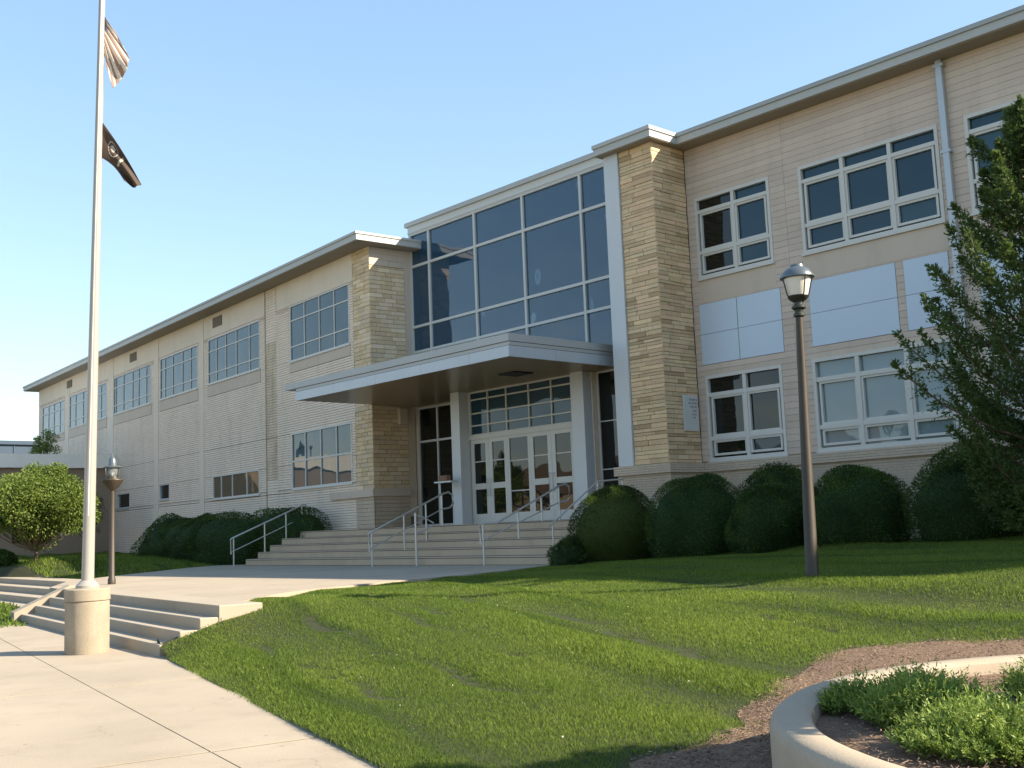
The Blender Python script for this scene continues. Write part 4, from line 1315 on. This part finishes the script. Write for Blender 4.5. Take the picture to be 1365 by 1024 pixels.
bush('hedge_bush', -36.9, -2.9, 2.2, 1.1, 1.66, 'dark rounded hedge bush under the low basement windows', G2, 9, 13000, ll=.06, lw=.014, sq=2.4, rough=.13)
bush('hedge_bush', -34.2, -2.1, 2.2, .85, 1.9, 'dark hedge bush behind the handrail next to the stone pier', G2, 10, 12000, ll=.06, lw=.014, sq=2.6, rough=.1)
bush('hedge_bush', -40.0, -10.0, 1.9, .5, .5, 'low dark trimmed hedge beside the small leafy tree', None, 12, 6000, ll=.07, lw=.02)


def limb(mb, a, b, r0, r1, bend=.1, seg=6):
    a = np.array(a, float); b = np.array(b, float)
    off = rng.normal(size=3) * bend * np.linalg.norm(b - a)
    pts = [a + (b - a) * t + off * math.sin(math.pi * t) for t in np.linspace(0, 1, 5)]
    mb.tube([tuple(p_) for p_ in pts], r0, seg, r1)
    return pts


def broad_tree(name, x, y, z0, h, rad, label, group, m, n, ll, lw, trunk_h=1.2, flat=.75, cat='tree', clumps=26, tr=.11, spread=.86):
    t = empty(name, (x, y, z0), label, cat, group)
    mb = MB()
    mb.tube([(x, y, z0 - .1), (x + .03, y + .05, z0 + trunk_h * .6), (x - .02, y, z0 + trunk_h)], tr, 10, tr * .75)
    cc = np.array([x, y, z0 + trunk_h + (h - trunk_h) * .5])
    cents = []
    for k in range(clumps):
        d = sph(1)[0]; d[2] = abs(d[2]) * 1.0 - .45 if k % 3 else d[2]
        c = cc + d * np.array([rad, rad, (h - trunk_h) * .5]) * rng.uniform(.4, spread)
        cents.append(c)
        limb(mb, (x, y, z0 + trunk_h * rng.uniform(.75, 1.0)), c, tr * .42, .012, .08, 5)
    mb.build('trunk', 'bark', t, smooth=True)
    P = []; D = []
    per = n // clumps
    for c in cents:
        d = sph(per); rr = rad * rng.uniform(.18, .40)
        p_ = c + d * (rr * rng.random((per, 1)) ** .45) * np.array([1, 1, flat])
        P.append(p_); D.append(d + rng.normal(size=(per, 3)) * .7 + np.array([0, 0, -.15]))
    P = np.concatenate(P); D = np.concatenate(D)
    V, F = leaves(P, D, rng.uniform(.7, 1.3, len(P)) * ll, lw)
    tn = np.clip(rng.normal(.5, .25, len(P)), 0, 1)
    npmesh('crown', V, F, m, t, np.repeat(tn, 4))
    return t


broad_tree('small_tree', -36.3, -9.9, lz(-36.3, -9.9), 3.25, 1.85, 'small sunlit bright green tree in front of the low annex', None, 'maple', 60000, .085, .024, trunk_h=.45, clumps=90, spread=1.0, tr=.07)
# wispy shrubs against the far corner
broad_tree('corner_shrub', -52.0, -2.2, lz(-52, -2.2), 3.6, .9, 'thin wispy reddish shrub against the brick wing behind the slim lamp post', None, 'dry_twig', 3000, .10, .022, trunk_h=.8, clumps=30, tr=.04, cat='shrub')
broad_tree('corner_tree', -60, -1.3, lz(-60, -1.3), 6.9, .8, 'thin yellow-green treetop poking above the annex roof', None, 'maple', 1800, .11, .028, trunk_h=4.6, clumps=16, tr=.05)


def conifer(x, y, z0, h, label):
    """broad irregular conifer: ascending limbs that end in pointed feathery plumes"""
    t = empty('conifer_tree', (x, y, z0), label, 'tree')
    mb = MB(); mb.tube([(x, y, z0 - .1), (x + .06, y, z0 + h * .5), (x, y + .05, z0 + h * .95)], .17, 10, .02)
    ez = np.array([.0, .1, .35, .5, .62, .75, .88, 1.0]) * h
    er = np.array([.9, 1.25, 1.75, 2.2, 1.95, 1.35, .75, .1])
    P = []; D = []; LL = []; TT = []
    nb = 148
    for k in range(nb):
        zt = h * (.04 + .96 * (k + rng.random()) / nb)                       # height of the limb's tip
        reach = float(np.interp(zt, ez, er)) * rng.uniform(.5, 1.0) ** .6 * (1.5 if k % 9 == 0 else 1.0)
        az = k * 2.39996 + rng.normal(0, .3)
        dirh = np.array([math.cos(az), math.sin(az), 0])
        tip = np.array([x, y, z0 + zt]) + dirh * reach
        a = np.array([x, y, z0 + max(.15, zt - reach * rng.uniform(.35, .85) - .25)])
        if zt > .93 * h:
            a = np.array([x, y, z0 + zt - .9])
        sag = reach * rng.uniform(.02, .16)
        npt = 14
        pts = [a + (tip - a) * u + np.array([0, 0, -sag * math.sin(math.pi * u)]) + dirh * .12 * reach * math.sin(math.pi * u) for u in np.linspace(0, 1, npt + 1)]
        if k % 2 == 0:
            mb.tube([tuple(p_) for p_ in pts[::4]] + [tuple(pts[-1])], .030, 5, .004)
        tone = rng.normal(.42, .2)
        L_ = np.linalg.norm(tip - a)
        for q in range(3, npt + 1):
            u = q / npt
            axis = pts[q] - pts[q - 1]; axis /= np.linalg.norm(axis)
            s1 = np.cross(axis, [0.1, 0.05, 1]); s1 /= np.linalg.norm(s1); s2 = np.cross(axis, s1)
            wid = (.37 * math.sin(math.pi * min(1, .18 + .80 * u)) ** .8 + .05) * min(1.0, .45 + .3 * L_)
            for s in range(7):
                ph = rng.uniform(0, 2 * math.pi)
                out = s1 * math.cos(ph) + s2 * math.sin(ph) * .8
                sd = axis * rng.uniform(.5, 1.1) + out * rng.uniform(.5, 1.0) + np.array([0, 0, .12])
                sd /= np.linalg.norm(sd)
                sl2 = wid * rng.uniform(.55, 1.15)
                m_ = 8
                ts = np.linspace(.15, 1, m_)[:, None]
                P.append(pts[q - 1] + (pts[q] - pts[q - 1]) * rng.random() + sd * sl2 * ts + np.array([0, 0, -.10 * sl2]) * ts ** 2)
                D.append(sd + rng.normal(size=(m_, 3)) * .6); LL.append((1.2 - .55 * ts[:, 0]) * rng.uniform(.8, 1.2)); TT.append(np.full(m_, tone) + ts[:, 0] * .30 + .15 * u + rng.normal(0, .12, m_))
    P = np.concatenate(P); D = np.concatenate(D); LL = np.concatenate(LL); TT = np.concatenate(TT)
    k = P[:, 2] > z0 + .05
    P, D, LL, TT = P[k], D[k], LL[k], TT[k]
    mb.build('trunk', 'bark', t, smooth=True)
    V, F = leaves(P, D, .085 * LL, .017 * LL)
    npmesh('crown', V, F, 'conifer', t, np.repeat(np.clip(TT, 0, 1), 4))
    return t


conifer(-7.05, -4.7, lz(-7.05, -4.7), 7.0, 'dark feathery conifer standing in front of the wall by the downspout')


def juniper(x, y, z0, rad, h, n, label):
    ns = n // 14
    a = rng.uniform(0, 2 * np.pi, ns); r_ = rad * np.sqrt(rng.random(ns))
    bx = x + r_ * np.cos(a) * .75; by = y + r_ * np.sin(a) * .75
    out = np.stack([np.cos(a), np.sin(a)], 1) * (r_ / rad)[:, None]
    sd = np.stack([out[:, 0] * .9 + rng.normal(0, .3, ns), out[:, 1] * .9 + rng.normal(0, .3, ns), rng.uniform(.5, 1.1, ns)], 1)
    sd /= np.linalg.norm(sd, axis=1, keepdims=True)
    sl2 = h * rng.uniform(.5, 1.1, ns) * (1.05 - .45 * r_ / rad)
    z = z0 + rng.uniform(0, .45, ns) * h * (1 - (r_ / rad) ** 2)
    ts = np.linspace(.1, 1, 14)
    P = np.stack([bx, by, z], 1)[:, None] + sd[:, None] * (sl2[:, None] * ts)[:, :, None]
    P[:, :, 2] -= (.10 * (sl2[:, None] * ts ** 2) * (r_ / rad)[:, None])
    P = P.reshape(-1, 3)
    D = np.repeat(sd, 14, 0) + rng.normal(size=P.shape) * .75
    LL = np.tile(1.1 - .5 * ts, ns) * rng.uniform(.7, 1.2, len(P))
    V, F = leaves(P, D, .042 * LL, .006 * LL)
    tn = np.clip(np.repeat(rng.normal(.45, .2, ns), 14) + np.tile(ts * .25 - .1, ns), 0, 1)
    return tag(npmesh('juniper_shrub', V, F, 'juniper', None, np.repeat(tn, 4)), label, 'shrub', 'low junipers in the planter')


juniper(-3.42, -16.72, .43, .24, .17, 6000, 'small juniper tuft at the shaded rim of the planter')
juniper(-2.95, -16.84, .43, .40, .23, 17000, 'spreading pale green juniper in the middle of the planter')
juniper(-2.42, -17.32, .43, .46, .22, 18000, 'low juniper spilling along the sidewalk side of the planter rim')
juniper(-2.72, -15.80, .43, .32, .24, 10000, 'dense dark juniper mound on the lawn side of the planter')
juniper(-3.40, -16.15, .43, .24, .15, 5000, 'thin juniper sprigs beside the mulch-side rim of the planter')
juniper(-1.80, -16.25, .43, .38, .22, 10000, 'round juniper mound deep inside the planter')
juniper(-1.75, -17.6, .43, .36, .20, 10000, 'juniper patch next to the one spilling over the planter rim')
broad_tree('planter_tree', -1.0, -15.5, .42, 3.1, .95, 'slender ornamental tree at the centre of the round planter', None, 'maple', 9000, .09, .03, trunk_h=1.1, clumps=26, tr=.05)

# ------------------------------------------------------------------ across the street (seen only in the window reflections)
G3 = 'street trees opposite the school'
for k, (x, y, h, r_) in enumerate([(-38, -52, 9, 4.2), (-52, -47, 8, 3.6), (-66, -56, 10, 4.5), (-82, -50, 9, 4), (-98, -60, 11, 5), (-30, -60, 10, 4.5)]):
    broad_tree('street_tree', x, y, -.1, h, r_, ('broad street tree nearest the road bend opposite the school', 'shortest street tree opposite the long brick wing', 'tall street tree in front of the tan houses', 'street tree beside the wide tan house', 'tallest street tree at the far end of the row', 'street tree standing farthest from the road')[k], G3, 'far_leaf', 5000, .5, .2, trunk_h=2.4, clumps=22, tr=.22)
for k, (x, y, wd) in enumerate([(-58, -66, 12), (-80, -72, 14), (-104, -76, 14)]):
    hs = empty('house', (x, y, 0), ('tan house across the street with a brown gable roof', 'wide tan house between two street trees across the road', 'farthest tan house down the road')[k], 'house', 'houses across the street')
    MB().box((x - wd / 2, -y + 4, -.1), (x + wd / 2, -y - 4, 5.2)).build('wall', 'house_wall', hs)
    rf = MB(); rf.v = [(x - wd / 2 - .4, y - 4.5, 5.2), (x + wd / 2 + .4, y - 4.5, 5.2), (x + wd / 2 + .4, y + 4.5, 5.2), (x - wd / 2 - .4, y + 4.5, 5.2), (x - wd / 2 - .4, y, 8.4), (x + wd / 2 + .4, y, 8.4)]
    rf.f = [(0, 1, 5, 4), (2, 3, 4, 5), (0, 4, 3), (1, 2, 5), (0, 3, 2, 1)]
    rf.build('roof', 'house_roof', hs)
    for dx in (-.3, 0, .3):
        MB().box((x + wd * dx - .6, -y - 4.0, 1.2), (x + wd * dx + .6, -y - 4.06, 2.8)).build('window', 'glass_dark', hs)
fc = MB(); fc.box((-90, 33.5, -.2), (45, 30.2, -.02)); fc.box((-90, 30.2, -.2), (-22.4, 19, -.02)); fc.box((9.2, 30.2, -.2), (45, 12, -.02))
tag(fc.build('bounce_forecourt', 'concrete'), kind='structure')  # unseen pale paving, added to bounce warm light onto the facades
rd = MB(); rd.box((-200, 44, -.09), (60, 34, -.05)); tag(rd.build('road', 'asphalt'), kind='structure')


# ------------------------------------------------------------------ grass
def grass(n, x0, x1, y0, y1, hmin, hmax, wd, name, label, keep, dens=None):
    x = rng.uniform(x0, x1, n); y = rng.uniform(y0, y1, n)
    k = keep(x, y); x, y = x[k], y[k]
    if dens is not None:
        k = rng.random(len(x)) < dens(x, y); x, y = x[k], y[k]
    fm = furrow_mask(x, y)
    k = rng.random(len(x)) > fm * .15
    x, y, fm = x[k], y[k], fm[k]
    n = len(x)
    z = lawn_z(x, y)
    dist = np.hypot(x, y + 22.35)
    patch = .5 + .5 * np.sin(x * 1.3 + 2 * np.sin(y * .9)) * np.sin(y * 1.7 + 1.5 * np.sin(x * .6))
    q = x * .26 + y * .965
    rut = np.clip(np.sin(q * 4.3 + .8 * np.sin(x * .7)) * (0.5 + 0.5 * np.sin(x * 0.45 + q * 1.7)), -1, 1)
    H = rng.uniform(hmin, hmax, n) * (.75 + .35 * patch) * (1 + .30 * rut) * (1 - .3 * fm) * (1 - .38 * valley(x, y))
    a = rng.uniform(0, 2 * np.pi, n)
    W = wd * rng.uniform(.6, 1.3, n) * np.clip(dist / 11, .6, 2.2)
    ln = rng.uniform(.15, .8, n); b = rng.uniform(0, 2 * np.pi, n)
    c = np.stack([x, y, z - .005], 1)
    s = np.stack([np.cos(a), np.sin(a), 0 * a], 1) * W[:, None]
    lean_ = np.stack([np.cos(b), np.sin(b), 0 * b], 1) * (H * ln)[:, None]
    up = np.stack([0 * a, 0 * a, H], 1)
    print('blades', n)
    V = np.stack([c - s, c + s, c + s * .45 + up * .75 + lean_ * .6, c + up + lean_], 1).reshape(-1, 3)
    F = np.arange(4 * n).reshape(n, 4)
    t = np.clip(.46 + .30 * (patch - .5) - .40 * valley(x, y) - .12 * fm + rng.normal(0, .22, n), 0, 1)
    return tag(npmesh(name, V, F, 'grassblade', None, np.repeat(t, 4)), label, 'grass', kind='stuff')


def keep_r(x, y):
    t = np.arctan2(y - PCY, x - PCX); r_ = np.hypot(x - PCX, y - PCY)
    k = (edge_d(x, y) > -.03 + .06 * rng.random(len(x)) ** 2) & ~inside(PLAZA, x, y) & (r_ > mulch_r(t) + rng.normal(0, .13, len(x)) + .16 * np.sin(x * 7.1) * np.sin(y * 6.3))
    s = (x - R0[0]) * .9895 - (y - R0[1]) * .144; o_ = (x - R0[0]) * .144 + (y - R0[1]) * .9895
    k &= ~((s < .03) & (s > -10) & (o_ > -.1) & (o_ < 1.2))
    # only where the camera's surroundings can see it
    ang = np.degrees(np.arctan2(-x, y + 22.35))
    return k & (ang > 14) & (ang < 74)


def dens_r(x, y):
    d = np.hypot(x, y + 22.35)
    return np.clip((9.5 / d) ** 1.3, .1, 1.0)


grass(2600000, -18.8, -.5, -19.8, -1.4, .020, .050, .0027, 'grass', 'mown green lawn sloping from the bushes down to the sidewalk', keep_r, dens_r)


def keep_l(x, y):
    fr = TF
    s = (x - TF.ox) * TF.c + (y - TF.oy) * TF.s; o_ = (x - TF.ox) * TF.s - (y - TF.oy) * TF.c
    return ~inside(PLAZA, x, y) & ~inside(STEPS_X, x, y) & ~((s < -.2) & (s > -24) & (o_ < .05) & (o_ > -2.4)) & (np.degrees(np.arctan2(-x, y + 22.35)) < 78) & ~((y > -13.6 + (-x - 25) * .02) & (x > -26.3)) & (y < 1)


grass(150000, -58, -22.3, -16.5, 0, .05, .12, .009, 'grass', 'lawn strip beyond the plaza in front of the long brick wing', keep_l)


# clover heads and stray petals in the lawn
def specks(n):
    x = rng.uniform(-17, -4, n); y = rng.uniform(-18, -8, n)
    k = keep_r(x, y); x, y = x[k], y[k]; n = len(x)
    z = lawn_z(x, y) + rng.uniform(.03, .06, n)
    c = np.stack([x, y, z], 1); r_ = rng.uniform(.003, .007, n)[:, None]
    a = sph(n); b = np.cross(a, sph(n)); b /= np.linalg.norm(b, axis=1, keepdims=True); d_ = np.cross(a, b)
    V = np.stack([c - a * r_, c + b * r_, c + a * r_, c - b * r_, c + d_ * r_], 1).reshape(-1, 3)
    F = np.concatenate([np.arange(n)[:, None] * 5 + np.array(q) for q in ((0, 1, 4), (1, 2, 4), (2, 3, 4), (3, 0, 4))])
    return npmesh('clover_flowers', V, F, 'petal')


mat('petal', (0.72, 0.62, 0.56), 0.8, 0.05)
tag(specks(160), 'scattered pale clover heads in the lawn', 'flowers', kind='stuff')
